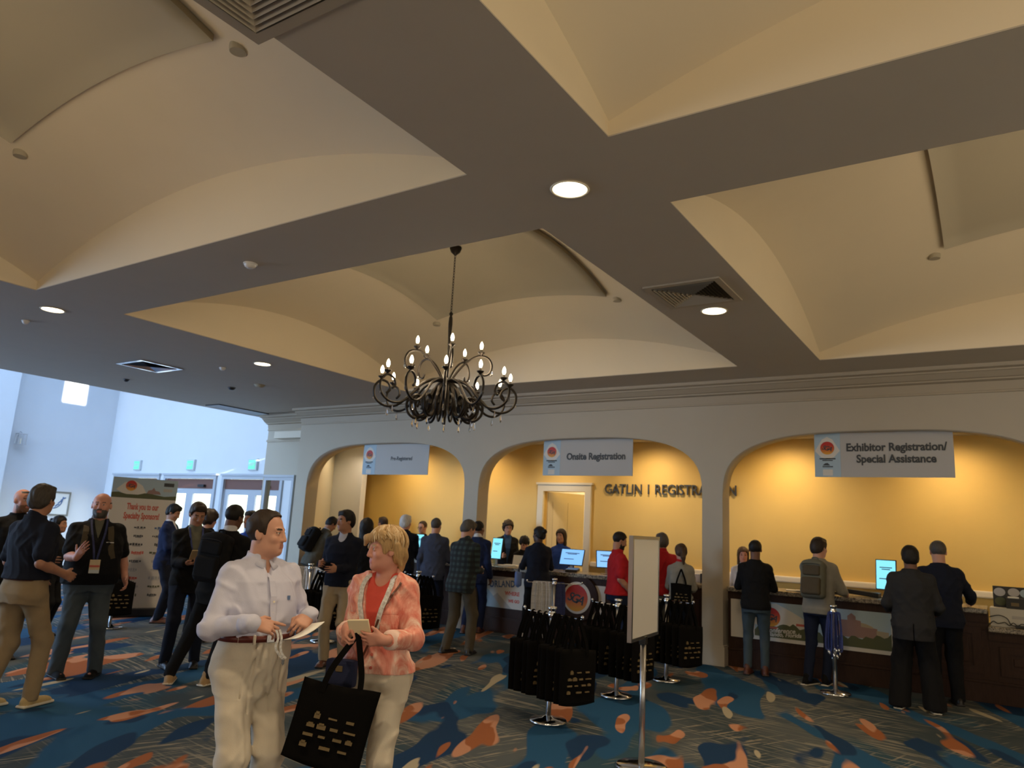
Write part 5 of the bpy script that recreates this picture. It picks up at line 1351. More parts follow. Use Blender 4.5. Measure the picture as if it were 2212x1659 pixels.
def backpack(P, label, m, w=.29, hgt=.46, d=.15, z0=.08, volname='jacket', m2=None, pocket=True, straps=True):
    """worn on the back; a thing of its own"""
    TF, s = P['TF'], P['s']; T = thing('backpack', label, 'backpack', (*P['xy'], 0), P['face'])
    vol = P['vols'][volname]; yb = front_y(P, vol, 0, z0+hgt*.55, True, .0) or -.14
    F_ = Fr(TF.p(0, yb-d/2+.012, z0+hgt/2), TF.m @ rotm('x', R(-3))); h = max(P['h'], .008)
    G = Vol(F_.o-.42, F_.o+.42, h)
    G.add(rbox(F_, (0, 0, -.01), (w/2, d/2, hgt/2-.01), .055), .01); G.add(ell(F_, (0, .0, hgt*.36), (w*.44, d*.46, hgt*.16)), .04); G.wrinkle(.004, .14, 5)
    sculpt('pack', G, m, T, s)
    if pocket:
        G = Vol(F_.o-.42, F_.o+.42, h); G.add(rbox(F_, (0, -d/2-.01, -hgt*.20), (w*.40, .035, hgt*.22), .03), .01); G.add(rbox(F_, (0, -d/2-.005, hgt*.20), (w*.36, .022, hgt*.13), .02), .01); G.wrinkle(.003, .12, 9)
        sculpt('front_pocket', G, m2 or m, T, s)
        bm = tube(bmesh.new(), [F_.p(w*.36*math.cos(a), -d/2-.028, hgt*.33+.02*math.sin(a))*s for a in np.linspace(PI, 0, 12)], .004, 6); obj('zip', bm, M['darkmetal'], T)
    bm = tube(bmesh.new(), spline([F_.p(-.035, d*.3, hgt*.47)*s, F_.p(-.03, d*.3, hgt*.56)*s, F_.p(.03, d*.3, hgt*.56)*s, F_.p(.035, d*.3, hgt*.47)*s], 5), .009, 7); obj('grab_handle', bm, m, T, True)
    if straps:
        for sg in (-1, 1):
            pts = []
            for (xx, zz, bk) in ((.09, .36, 1), (.10, .43, 1), (.108, .475, 0), (.112, .43, 0), (.115, .36, 0), (.125, .27, 0), (.15, .18, 0)):
                yy = front_y(P, vol, sg*xx, zz, bool(bk), .008)
                if yy is None: yy = -.01
                pts.append(TF.p(sg*xx, yy, zz)*s)
            tp = TF.p(sg*.105, -.02, np.interp(.105, [.05, .105, .19], [.525, .515, .49]))*s
            pts.insert(2, tp)
            ups = [Vector(TF.m @ unit(v)) for v in ((0, -1, .3), (0, -.7, .8), (0, 0, 1), (0, .6, .8), (0, 1, .3), (0, 1, 0), (0, 1, 0), (0, 1, 0))]
            obj('shoulder_strap', tube(bmesh.new(), pts, 0, flat=(.055, .012), up=ups), m, T)
    return T
def lapels(P, m, zb=.15, vol='jacket'):
    v = P['vols'][vol]
    for sg in (-1, 1): ribbon(P, v, [(sg*.012, zb), (sg*.05, zb+.14), (sg*.085, zb+.26), (sg*.075, zb+.33)], .052, 'lapel', m, off=.004)
# ------------------------------------------------------------------ the people
def fc(x, y, t):
    """yaw that turns a figure at (x, y) towards the camera, then t degrees to the picture's right"""
    d = math.hypot(x, y); v = (x/d, y/d); r = (v[1], -v[0]); t = R(t)
    f = (-v[0]*math.cos(t)+r[0]*math.sin(t), -v[1]*math.cos(t)+r[1]*math.sin(t))
    return math.degrees(math.atan2(-f[0], f[1]))
c = srgb
F = dict(navy=fab(c(24, 28, 42)), black=fab(c(20, 20, 22)), char=fab(c(44, 44, 46)), blue=fab(c(28, 38, 68)), greyblue=fab(c(62, 68, 86)), tweed=fab(c(84, 82, 74), var=.3), khaki=fab(c(168, 150, 122)), khaki2=fab(c(150, 132, 104)),
         olive=fab(c(80, 72, 58)), jeans=fab(c(74, 84, 92)), djeans=fab(c(28, 36, 58)), slate=fab(c(66, 80, 90)), white=fab(c(205, 205, 208)), grey=fab(c(120, 117, 110)), lgrey=fab(c(138, 134, 124)), red=fab(c(176, 34, 40)),
         shirt=fab(c(196, 198, 218), .8, .05, .1), cream=fab(c(208, 199, 182), .8, .06), coral=fab(c(206, 84, 72)), royal=fab(c(38, 66, 140)), teal=fab(c(52, 80, 118)), sage=fab(c(104, 104, 92)), pale=fab(c(190, 190, 200)))
M['brownleather'] = mat('brown_leather', c(86, 44, 28), .4); M['tanleather'] = mat('tan_knit_shoe', c(168, 138, 98), .8, var=.12, vscale=40); M['blackleather'] = mat('black_leather', (.012, .011, .011), .3)
M['sandshoe'] = mat('sand_knit_shoe', c(184, 162, 116), .85, var=.1, vscale=60); M['whitesole'] = mat('white_rubber', c(222, 214, 196), .6); M['oxblood'] = mat('oxblood_belt', c(92, 36, 28), .4)
BL = dict(m=M['blackleather']); BR = dict(m=M['brownleather'])
def plaid_mat():
    m = mat('dark_green_plaid', c(30, 42, 44), .9); nt = m.node_tree; b = nt.nodes['Principled BSDF']; L = nt.links.new
    tc = nt.nodes.new('ShaderNodeTexCoord'); col = None
    for ang, rot in ((0, (0, 0, 0)), (1, (0, R(90), 0))):
        mp = nt.nodes.new('ShaderNodeMapping'); mp.inputs['Rotation'].default_value = rot; L(tc.outputs['Object'], mp.inputs[0])
        w = nt.nodes.new('ShaderNodeTexWave'); w.wave_type = 'BANDS'; w.bands_direction = 'X'; w.inputs['Scale'].default_value = 4.2; L(mp.outputs[0], w.inputs['Vector'])
        mx = nt.nodes.new('ShaderNodeMixRGB'); mx.inputs[2].default_value = (*c(16, 18, 24), 1)
        cr = nt.nodes.new('ShaderNodeValToRGB'); cr.color_ramp.elements[0].position = .45; cr.color_ramp.elements[1].position = .55; cr.color_ramp.elements[1].color = (.75, .75, .75, 1); L(w.outputs['Fac'], cr.inputs[0]); L(cr.outputs[0], mx.inputs[0])
        if col is None: mx.inputs[1].default_value = (*c(44, 62, 64), 1)
        else: L(col, mx.inputs[1])
        col = mx.outputs[0]
    L(col, b.inputs['Base Color']); return m
M['plaid'] = plaid_mat()
def tiedye_mat():
    m = mat('coral_mottled_denim', c(222, 140, 124), .85, bump=.2, bscale=260); nt = m.node_tree; b = nt.nodes['Principled BSDF']; L = nt.links.new
    tc = nt.nodes.new('ShaderNodeTexCoord'); n = nt.nodes.new('ShaderNodeTexNoise'); n.inputs['Scale'].default_value = 11; n.inputs['Detail'].default_value = 5; n.inputs['Roughness'].default_value = .65; n.inputs['Distortion'].default_value = 1.2
    mp = nt.nodes.new('ShaderNodeMapping'); mp.inputs['Scale'].default_value = (1, 1, .55); L(tc.outputs['Object'], mp.inputs[0]); L(mp.outputs[0], n.inputs[0])
    cr = nt.nodes.new('ShaderNodeValToRGB'); e = cr.color_ramp.elements; e[0].position = .34; e[0].color = (*c(212, 112, 96), 1); e[1].position = .66; e[1].color = (*c(240, 214, 198), 1)
    k = e.new(.5); k.color = (*c(226, 158, 140), 1); L(n.outputs['Fac'], cr.inputs[0]); L(cr.outputs[0], b.inputs['Base Color']); return m
M['tiedye'] = tiedye_mat()
jk = lambda m, **k: dict(name='jacket', m=m, hem=k.pop('hem', -.17), ease=.024, flare=.014, sleeve_r=.066, cuff_r=.052, cuff=.95, pad=.008, amp=.002, wr=.2, folds=.007, collar=True, collar_h=.0, **k)
sw = lambda m, **k: dict(name=k.pop('name', 'sweater'), m=m, hem=k.pop('hem', -.06), ease=.018, flare=.010, sleeve_r=.062, cuff_r=.048, folds=.006, amp=.002, **k)
sh_ = lambda m, **k: dict(name=k.pop('name', 'shirt'), m=m, hem=k.pop('hem', .05), ease=k.pop('ease', .011), sleeve_r=.056, **k)
po = lambda m, **k: dict(name='polo_shirt', m=m, hem=k.pop('hem', -.06), ease=.018, flare=.020, sleeve_r=.072, sleeve='short', collar=True, collar_h=.02, folds=.007, amp=.002, **k)
pt = lambda m, **k: dict(dict(folds=.006, amp=.002), m=m, **k)

# --- the man in the pale shirt
def man_extras(P):
    v = P['vols']['shirt']; s = P['s']; T = P['T']
    ribbon(P, v, [(0, .10), (0, .2), (0, .3), (0, .4), (0, .47)], .032, 'placket', F['shirt'], off=.003)
    for k in range(6):
        z = .14+.058*k; yy = front_y(P, v, 0, z, off=.006); bm = lathe(bmesh.new(), [(0, 0), (.006, 0), (.006, .003), (0, .003)], 12)
        xf(bm, Matrix.Translation(pxyz(P, (0, yy, z))) @ Matrix(P['TF'].m.tolist()).to_4x4() @ Matrix.Rotation(R(-90), 4, 'X')); obj('button', bm, M['ledge'], T)
    yy = front_y(P, v, -.10, .33, off=.007); bm = B(-.008, .008, -.002, .002, -.011, .011); xf(bm, Matrix.Translation(pxyz(P, (-.10, yy, .33))) @ Matrix(P['TF'].m.tolist()).to_4x4()); obj('chest_motif', bm, M['inkblue'], T)
    for sg in (-1, 1):                                # button-down collar leaves
        bm = bmesh.new(); n = 8; up, dn = [], []
        for k in range(n+1):
            a = R(88)-sg*R(4)-sg*k/n*R(118) if False else R(90)-sg*(R(6)+k/n*R(110))
            r0, r1 = .071, .084; zt_ = .528+.030*(k/n); zb_ = .470+.055*min(1, (k/n)*1.3)
            up.append(bm.verts.new(pxyz(P, (r0*math.cos(a), -.020+r0*math.sin(a), zt_)))); yb_ = (-.012+r1*1.10*math.sin(a)); dn.append(bm.verts.new(pxyz(P, (r1*1.0*math.cos(a)+sg*.012*(1-k/n), yb_+.006*(1-k/n), zb_))))
        for k in range(n): bm.faces.new((up[k], up[k+1], dn[k+1], dn[k]))
        o = obj('collar_leaf', bm, F['shirt'], T, True); md = o.modifiers.new('thick', 'SOLIDIFY'); md.thickness = .004; md.offset = 0
    for sg in (1, -1):
        S, E, Wt = P['arms'][sg]; d_ = unit(Wt-E); bm = tube(bmesh.new(), [(Wt-d_*.062)*s, (Wt-d_*.03)*s, (Wt-d_*.002)*s], [.049*s, .046*s, .042*s], 16); obj('cuff', bm, F['shirt'], T, True)
    S, E, Wt = P['arms'][-1]; d_ = unit(Wt-E); obj('wrist_watch', tube(bmesh.new(), [(Wt-d_*.004)*s, (Wt+d_*.016)*s], .031*s, 16), M['darkmetal'], T, True)
    for x in (.085, -.085, .15):
        yb = front_y(P, P['vols']['trousers'], x, .11, off=.012); bm = B(-.006, .006, -.008, .004, -.024, .022); xf(bm, Matrix.Translation(pxyz(P, (x, yb, .126))) @ Matrix(P['TF'].m.tolist()).to_4x4()); obj('belt_loop', bm, F['cream'], T)
MX, MY = -3.42, 2.77
pm = person('man in pale lavender button-down shirt and cream trousers, holding a white paper', MX, MY, fc(MX, MY, 28), 1.757, .0052, necklen=.664, build=1.04, belly=.035, head=(34, -1), headw=1.02, sk='light', hair=('receding', 'dkbrown'),
    top=[dict(name='shirt', m=F['shirt'], hem=.115, ease=.014, flare=.004, vee=(.425, .034), blouse=.016, blz=.20, sleeve_r=.062, cuff_r=.047, cuff=.97, amp=.0025, wr=.2, folds=.011, bunch=True, ws=4)],
    pants=pt(F['cream'], leg=1.16, waist=.148, ease=.018, hem=.03, amp=.003, wr=.25, folds=.007, crease=True, fill=.30), shoes=BR, belt=dict(m=M['oxblood'], z=.128, ease=.026),
    rh=(.165, .285, 1.175), lh=(-.175, .245, 1.195), rhand='point', lhand='pinch', rdir=(-.95, .25, -.22), rpn=(-.1, -.75, -.65), ldir=(.75, .45, -.42), lpn=(.3, -.5, -.8), rpole=(.55, -1.0, -.35), lpole=(-.5, -1, -.3),
    feet=((.105, .03, 10), (-.105, .0, -12)), seed=4, extras=man_extras)
def world(P, v):
    a = P['face']; s = P['s']; x, y = v[0]*s, v[1]*s
    return (P['xy'][0]+x*math.cos(a)-y*math.sin(a), P['xy'][1]+x*math.sin(a)+y*math.cos(a), v[2]*s)
# the folded paper in his left hand, the lanyard dangling from his right
o = thing('paper', 'folded white paper held in the left hand of the pale-shirted man', 'paper', world(pm, (-.105, .30, 1.150)), pm['face'])
bm = bmesh.new(); n = 8
for k in range(n+1):
    u = k/n
    for w_ in (0, 1): bm.verts.new((-.05+.19*u-.02*w_, .015+.05*u+.085*w_, .012-.065*u-.05*u*(1-u)+.018*w_))
bm.verts.ensure_lookup_table()
for k in range(n): bm.faces.new((bm.verts[2*k], bm.verts[2*k+2], bm.verts[2*k+3], bm.verts[2*k+1]))
ob = obj('sheet', bm, M['paper'], o, True); md = ob.modifiers.new('thick', 'SOLIDIFY'); md.thickness = .003
o = thing('lanyard', 'white printed lanyard dangling from the right hand of the pale-shirted man', 'lanyard', world(pm, (.075, .36, 1.13)), pm['face'])
bm = bmesh.new()
for sh in (0, .018): tube(bm, spline([(0-sh, 0, .02), (-.01-sh, .01, -.02), (.0-sh*1.5, .01, -.06), (-.02-sh, .012, -.095), (-.045-sh, .012, -.12)], 5), 0, flat=(.011, .003), up=(.2, 1, 0))
obj('ribbon', bm, M['lanwhite'], o); obj('metal_clip', lathe(bmesh.new(), [(0, -.12), (.007, -.125), (.007, -.145), (0, -.152)], 10, (-.048, .012)), M['chrome'], o)

# --- the woman in the coral jacket
WX, WY = -2.955, 3.255
def woman_extras(P):
    v = P['vols']['jacket']; s = P['s']; T = P['T']
    for sg in (1, -1):
        lb = ribbon(P, v, [(sg*.040, .205), (sg*.052, .28), (sg*.075, .38), (sg*.086, .46), (sg*.076, .518)], .027, 'lanyard_band', M['lanwhite'], off=.010)
        yy = front_y(P, v, sg*.040, .195, off=.012)
        bm = lathe(bmesh.new(), [(0, -.03), (.007, -.028), (.007, 0), (0, .002)], 10); bmesh.ops.translate(bm, verts=bm.verts[:], vec=pxyz(P, (sg*.040, yy, .20))); obj('lanyard_clip', bm, M['steel'], T)
        yy = front_y(P, v, sg*.105, .285, off=.004); bm = B(-.052, .052, -.003, .003, -.028, .022, .002); box(bm, -.048, .048, -.002, .002, -.10, -.028)
        xf(bm, Matrix.Translation(pxyz(P, (sg*.108, yy, .285))) @ Matrix(P['TF'].m.tolist()).to_4x4() @ Matrix.Rotation(R(-sg*22), 4, 'Z')); obj('chest_pocket', bm, M['tiedye'], T)
        S, E, Wt = P['arms'][sg]; d_ = unit(Wt-E); q = E+(Wt-E)*.64
        bm = tube(bmesh.new(), [q*s, (q+d_*.028)*s, (q+d_*.056)*s], [.052*s, .054*s, .051*s], 18); obj('rolled_cuff', bm, fab(c(236, 206, 194)), T, True)
    for z in (.02, .09, .16, .23):
        yy = front_y(P, v, -.02, z, off=.004)
        if yy is None: continue
        bm = lathe(bmesh.new(), [(0, 0), (.009, 0), (.008, .004), (0, .005)], 12); xf(bm, Matrix.Translation(pxyz(P, (-.022, yy, z))) @ Matrix(P['TF'].m.tolist()).to_4x4() @ Matrix.Rotation(R(-90), 4, 'X')); obj('button', bm, M['inkred'], T)
    S, E, Wt = P['arms'][-1]; d_ = unit(Wt-E); obj('bracelet', tube(bmesh.new(), [(Wt-d_*.012)*s, (Wt-d_*.004)*s], .031*s, 16), M['gold'], T, True)
pw = person('woman with short blond hair in a mottled coral jacket and cream trousers', WX, WY, fc(WX, WY, -24), 1.695, .0052, 'f', necklen=.664, build=1.06, head=(-46, 2), headw=.98, sk='pink', hair=('pixie', 'blond'),
    top=[dict(name='blouse', m=F['coral'], hem=.0, ease=.003, sleeve='none', sleeve_r=.042, neck=(.452, .070), ztop=.52, amp=.002),
         dict(name='jacket', m=M['tiedye'], hem=-.015, ease=.020, flare=.020, sleeve_r=.068, cuff_r=.054, cuff=.70, pad=.004, amp=.002, wr=.2, folds=.010, vee=(.15, .088), bunch=True, collar=True, collar_h=-.01)],
    pants=pt(F['cream'], leg=1.0, waist=.06, ease=.012, hem=.05, amp=.002, wr=.2, folds=.009, fsc=.9, fvert=.2), shoes=dict(m=M['sandshoe'], sole=M['whitesole']),
    rh=(.080, .275, 1.185), lh=(-.165, .315, 1.150), rhand='grip', lhand='relax', rdir=(-.30, .75, -.60), rpn=(-.85, -.2, -.45), ldir=(.97, .16, .0), lpn=(.05, -.95, .25), rpole=(.45, -1.0, -.4), lpole=(-.45, -.9, -.45),
    feet=((.10, .04, 6), (-.10, .0, -10)), seed=9, extras=woman_extras)
o = thing('tote_bag', 'black tote with gold logos hanging from the hand of the woman in coral', 'tote bag', (world(pw, (.075, .345, 1.165))[0]+.065, world(pw, (.075, .345, 1.165))[1]+.058, 1.125), 0)
tote_parts(o, .40, .405, .035, .26, True, 4); o.rotation_euler = (0, R(12), R(42)); o.location.z -= .0
o = thing('notebook', 'cream notepad held against the coral jacket by both hands', 'notebook', world(pw, (-.02, .325, 1.205)), pw['face']+R(4))
bm = B(-.058, .058, -.006, .006, -.04, .045, .003); xf(bm, Matrix.Rotation(R(-25), 4, 'X') @ Matrix.Rotation(R(6), 4, 'Y')); obj('cover', bm, mat('cream_notepad', c(226, 212, 176), .6), o)
o = thing('crossbody_bag', 'small navy bag on a thin brown strap across the coral jacket', 'handbag', (WX, WY, 0), pw['face'])
ribbon(pw, pw['vols']['jacket'], [(-.135, .485), (-.118, .44), (-.095, .39), (-.07, .33), (-.045, .26), (-.02, .19), (.01, .12), (.04, .06), (.07, .02), (.10, .0)], .011, 'strap', M['brownleather'], o, .004, off=.012)
bm = B(-.085, .085, -.03, .03, -.075, .065, .02); bmesh.ops.translate(bm, verts=bm.verts[:], vec=pxyz(pw, (.125, .20, -.005))); obj('pouch', bm, fab(c(44, 50, 78)), o); bm = B(-.02, .02, -.003, .003, -.01, .02, .003); bmesh.ops.translate(bm, verts=bm.verts[:], vec=pxyz(pw, (.125, .232, .01))); obj('clasp', bm, M['gold'], o)

# --- the group at the left
def badge_extras(vol, kind='lannavy', zb=.12, card=True, spread=.07):
    def f(P):
        v = P['vols'][vol]
        for sg in (1, -1): ribbon(P, v, [(sg*.012, zb), (sg*.030, zb+.12), (sg*(spread-.012), zb+.26), (sg*spread, zb+.36), (sg*spread*.95, zb+.385)], .019, 'lanyard_band', M[kind], off=.006)
        if card:
            yy = front_y(P, v, 0, zb-.05, off=.012); bm = B(-.048, .048, -.003, .003, -.135, 0, .002); xf(bm, Matrix.Translation(pxyz(P, (0, yy, zb))) @ Matrix(P['TF'].m.tolist()).to_4x4()); b_ = obj('name_badge', bm, fab(c(222, 206, 170)), P['T'])
            for z0, z1, mm in ((-.075, -.055, 'inkred'), (-.135, -.10, 'exitbox')):
                bm = B(-.046, .046, .003, .0045, z0, z1); xf(bm, Matrix.Translation(pxyz(P, (0, yy, zb))) @ Matrix(P['TF'].m.tolist()).to_4x4()); obj('badge_stripe', bm, M[mm], b_)
    return f
person('tall man in navy polo and khaki trousers with sand slip-on shoes, at the left edge', -7.18, 3.32, fc(-7.18, 3.32, 128), 1.87, .0075, build=1.06, head=(14, 0), sk='tan', hair=('short', 'saltpepper'),
    top=[po(F['navy'], hem=.05)], pants=pt(F['khaki2'], waist=.085, hem=.05, leg=1.05, amp=.005), shoes=dict(m=M['sandshoe'], sole=M['whitesole'], sz=.024), belt=dict(m=M['brownleather'], z=.06, ease=.014),
    rh=(.24, .13, 1.05), lh=(-.22, .26, 1.12), feet=((.12, .12, 6), (-.12, -.12, -6)), rhand='relax', seed=11)
person('man with sunglasses on his head and reddish beard, behind the navy polo', -9.45, 4.17, fc(-9.45, 4.17, 25), 1.86, .010, build=1.1, sk='pink', hair=('bald', 'brown'), beard='ginger', head=(8, 0),
    top=[sw(F['black'])], pants=pt(F['black']), shoes=BL, seed=12, extras=lambda P: obj('sunglasses', (lambda bm: (tube(bm, [P['HF'].p(a, .085-.3*a*a*9, .088)*P['s'] for a in np.linspace(-.075, .075, 9)], 0, flat=(.026, .006), up=Vector(P['HF'].m @ unit((0, .7, .7)))), bm)[1])(bmesh.new()), M['screen2'] if False else M['black'], P['T']))
person('woman in black with dark tied-back hair, half hidden behind the navy polo', -10.71, 5.23, fc(-10.71, 5.23, 62), 1.56, .010, 'f', sk='tan', hair=('bun', 'black'), top=[sw(F['black'])], pants=pt(F['black']), shoes=BL, seed=13)
p4 = person('bald bearded man in black polo and grey jeans with a name badge', -8.06, 4.34, fc(-8.06, 4.34, 5), 1.85, .0075, build=1.24, belly=.07, head=(-14, -4), headw=1.08, sk='pink', hair=('fringe', 'dkbrown'), beard='dkgrey',
    top=[dict(name='undershirt', m=F['sage'], hem=.3, ease=.004, sleeve='none', amp=0), dict(po(F['black'], hem=-.075), vee=(.36, .042))], pants=pt(F['jeans'], waist=.05, hem=.03, leg=1.12, amp=.007, hem_w=1.1), shoes=dict(m=F['black']),
    rh=(.17, .37, 1.15), lh=(-.30, .10, .94), rdir=(-.35, .55, .75), rpn=(-.7, -.2, .5), rhand='flat', feet=((.17, .0, 14), (-.16, .04, -22)), seed=14, extras=lambda P: (badge_extras('polo_shirt', 'lannavy', .17)(P), obj('chest_mark', (lambda yy: xf(B(-.035, .035, -.002, .002, -.004, .004), Matrix.Translation(pxyz(P, (-.11, yy, .335))) @ Matrix(P['TF'].m.tolist()).to_4x4()))(front_y(P, P['vols']['polo_shirt'], -.11, .335)), M['paper'], P['T'])))
backpack(p4, 'grey-strapped backpack worn by the bald bearded man', F['olive'], volname='polo_shirt')
p5 = person('man in navy suit with brown shoes beside the sponsor banner, looking down', -11.12, 7.14, fc(-11.12, 7.14, 72), 1.81, .010, sk='tan', hair=('short', 'black'), head=(-8, 24), top=[sh_(F['white'], collar=True), jk(F['blue'], vee=(.2, .05))], pants=pt(F['navy']), shoes=BR, rh=(.12, .3, 1.16), lh=(-.12, .3, 1.12), seed=15)
p6 = person('man in black suit over grey shirt looking down at the tablet in his hands', -7.84, 5.35, fc(-7.84, 5.35, 10), 1.81, .009, sk='tan', hair=('short', 'dkbrown'), head=(4, 26), top=[sh_(F['sage'], collar=True), jk(F['black'], vee=(.10, .085))], pants=pt(F['navy']), shoes=BL,
    rh=(.10, .30, 1.12), lh=(-.10, .30, 1.14), rhand='hold', lhand='hold', rdir=(-.6, .7, .0), ldir=(.6, .7, 0), rpn=(0, 0, 1), lpn=(0, 0, 1), feet=((.14, .0, 10), (-.16, 0, -10)), seed=16, extras=lambda P: (lapels(P, F['black'], .12), badge_extras('shirt', 'lanblue', .16, False)(P)))
o = thing('tablet_case', 'tan tablet in the hands of the black-suited man beside the backpack', 'tablet', world(p6, (0, .385, 1.20)), p6['face']); bm = B(-.09, .09, -.006, .006, -.06, .10, .004); xf(bm, Matrix.Rotation(R(-50), 4, 'X')); obj('cover', bm, fab(c(190, 170, 130)), o)
person('dark-haired man in black turned away, between the grey shirt and the backpack', -9.24, 6.50, fc(-9.24, 6.5, 158), 1.74, .012, sk='light', hair=('curly', 'dkbrown'), head=(-20, 10), top=[jk(F['navy'])], pants=pt(F['black']), shoes=BL, seed=17)
p8 = person('man in black suit with tan shoes, seen from behind with a black backpack', -6.82, 5.02, fc(-6.82, 5.02, 150), 1.80, .009, build=1.08, sk='brown', hair=('crop', 'black'), head=(-14, 6), side=5, top=[sh_(F['white'], collar=True, collar_h=.03), jk(F['black'])], pants=pt(F['black'], hem=.07), shoes=dict(m=M['tanleather'], sole=M['whitesole']),
    rh=(.16, .32, 1.12), lh=(-.16, .32, 1.12), feet=((-.02, .02, -10), (-.40, -.05, 24)), seed=18)
backpack(p8, 'black backpack on the back of the black-suited man with tan shoes', F['black'], .31, .48, .17, .05)
person('dark-haired man in a blue top, half hidden behind the pale-shirted man', -8.98, 7.0, fc(-8.98, 7, -50), 1.76, .012, sk='tan', hair=('short', 'black'), top=[sw(F['royal'])], pants=pt(F['black']), shoes=BL, seed=19)

# --- people at the leftmost counter
p12 = person('man in grey tweed jacket leaning over the leftmost counter, black backpack on', -11.05, 10.12, fc(-11.05, 10.12, 112), 1.83, .010, lean=24, sk='tan', hair=('short', 'black'), head=(0, 14), top=[sh_(F['pale'], collar=True), jk(F['tweed'])], pants=pt(F['jeans']), shoes=BL, rh=(.16, .56, 1.10), lh=(-.16, .56, 1.10), hipz=.94, seed=22)
backpack(p12, 'black backpack on the tweed jacket at the leftmost counter', F['black'], .32, .46, .19, .04)
p13 = person('man in navy sweater and khaki trousers looking left, hands at his waist', -6.78, 6.68, fc(-6.78, 6.68, -22), 1.82, .009, build=1.02, sk='tan', hair=('short', 'black'), head=(-34, 2), top=[sh_(F['pale'], collar=True, collar_h=.01), sw(F['navy'], neck=(.44, .055))], pants=pt(F['khaki'], hem=.06), shoes=BR, rh=(.16, .24, 1.14), lh=(-.05, .26, 1.10), rhand='hold', seed=23)
person('woman in black with long black hair, turned away beside the navy sweater', -7.52, 7.82, fc(-7.52, 7.82, 172), 1.74, .010, 'f', sk='tan', hair=('long', 'black'), top=[sw(F['black'])], pants=pt(F['black']), shoes=BL, seed=24)
person('dark-haired staff man beyond the leftmost counter, turned to the left', -11.35, 12.3, fc(-11.35, 12.3, -130), 1.82, .012, sk='tan', hair=('short', 'dkbrown'), top=[sh_(F['lgrey'], collar=True)], pants=pt(F['black']), shoes=BL, seed=25)
person('white-haired man in navy suit, back to us at the leftmost counter', -8.83, 10.15, fc(-8.83, 10.15, 172), 1.85, .010, sk='pink', hair=('short', 'white'), head=(-24, 0), top=[jk(F['navy'])], pants=pt(F['navy']), shoes=BL, seed=26, rh=(.2, .3, 1.08), lh=(-.2, .3, 1.08))
person('staff man with glasses and thinning hair, facing us between two suited men', -10.14, 12.2, fc(-10.14, 12.2, -24), 1.77, .010, sk='light', hair=('receding', 'dkbrown'), head=(-10, 10), glasses=True, top=[jk(F['black'])], pants=pt(F['black']), shoes=BL, seed=27)
person('grey-haired man in blue-grey suit, back to us beside the plaid shirt', -8.12, 10.12, fc(-8.12, 10.12, 168), 1.82, .010, sk='light', hair=('crop', 'dkgrey'), head=(-10, 4), top=[jk(F['greyblue'])], pants=pt(F['navy']), shoes=BL, seed=28, rh=(.2, .3, 1.08))
# --- the middle counter
p19 = person('man in dark green plaid overshirt and olive trousers, standing with his back turned', -6.36, 8.58, fc(-6.36, 8.58, 146), 1.80, .009, build=1.04, lean=6, sk='light', hair=('short', 'dkgrey'), head=(-22, 22), top=[dict(name='overshirt', m=M['plaid'], hem=-.16, ease=.024, flare=.02, sleeve_r=.066, collar=True)], pants=pt(F['olive'], leg=1.1, hem=.05), shoes=BL, rh=(.10, .32, 1.08), lh=(-.10, .32, 1.08), feet=((.16, .05, 14), (-.16, -.05, -14)), seed=29)
person('man in bright navy suit and brown shoes beside the plaid overshirt', -7.44, 10.42, fc(-7.44, 10.42, 160), 1.81, .010, sk='brown', hair=('crop', 'black'), head=(-22, 0), top=[sh_(F['white'], collar=True, collar_h=.03), jk(F['blue'])], pants=pt(F['blue']), shoes=BR, feet=((.08, .10, 4), (-.10, -.12, -4)), seed=30)
p21 = person('staff member with dark curls in black blazer and blue shirt, facing us', -8.16, 12.42, fc(-8.16, 12.42, 8), 1.86, .010, 'f', sk='light', hair=('curly', 'dkbrown'), head=(2, 8), glasses=True, top=[sh_(F['teal'], collar=True), jk(F['black'], vee=(.02, .07))], pants=pt(F['black']), shoes=BL, rh=(.14, .35, 1.14), lh=(-.14, .35, 1.14), seed=31)
person('short dark-haired staff member bent low beside the black blazer', -7.50, 11.95, fc(-7.5, 11.95, 14), 1.585, .010, 'f', sk='light', hair=('curly', 'black'), head=(0, 30), lean=8, top=[sw(F['black'])], pants=pt(F['black']), shoes=BL, seed=32)
p23 = person('woman in black with gathered dark hair leaning on the middle counter', -6.27, 10.48, fc(-6.27, 10.48, 186), 1.77, .010, 'f', build=1.12, lean=7, sk='dark', hair=('bun', 'black'), head=(42, 0), top=[sw(F['navy'], hem=-.14)], pants=pt(F['black'], leg=.95), shoes=dict(m=F['white'], sole=M['whitesole']), rh=(.18, .38, 1.12), lh=(-.22, .30, 1.10), feet=((.12, .0, 6), (-.20, -.10, -20)), seed=33)
o = thing('handbag', 'pale blue handbag on the arm of the woman leaning on the counter', 'handbag', world(p23, (-.30, .10, 1.02)), p23['face']); bm = B(-.05, .05, -.13, .13, -.20, .02, .03); obj('pouch', bm, fab(c(110, 128, 170)), o)
obj('strap', tube(bmesh.new(), spline([(0, -.10, 0), (.015, -.05, .13), (.02, .02, .15), (.015, .07, .12), (0, .10, 0)], 5), .009, 7), M['blackleather'], o)
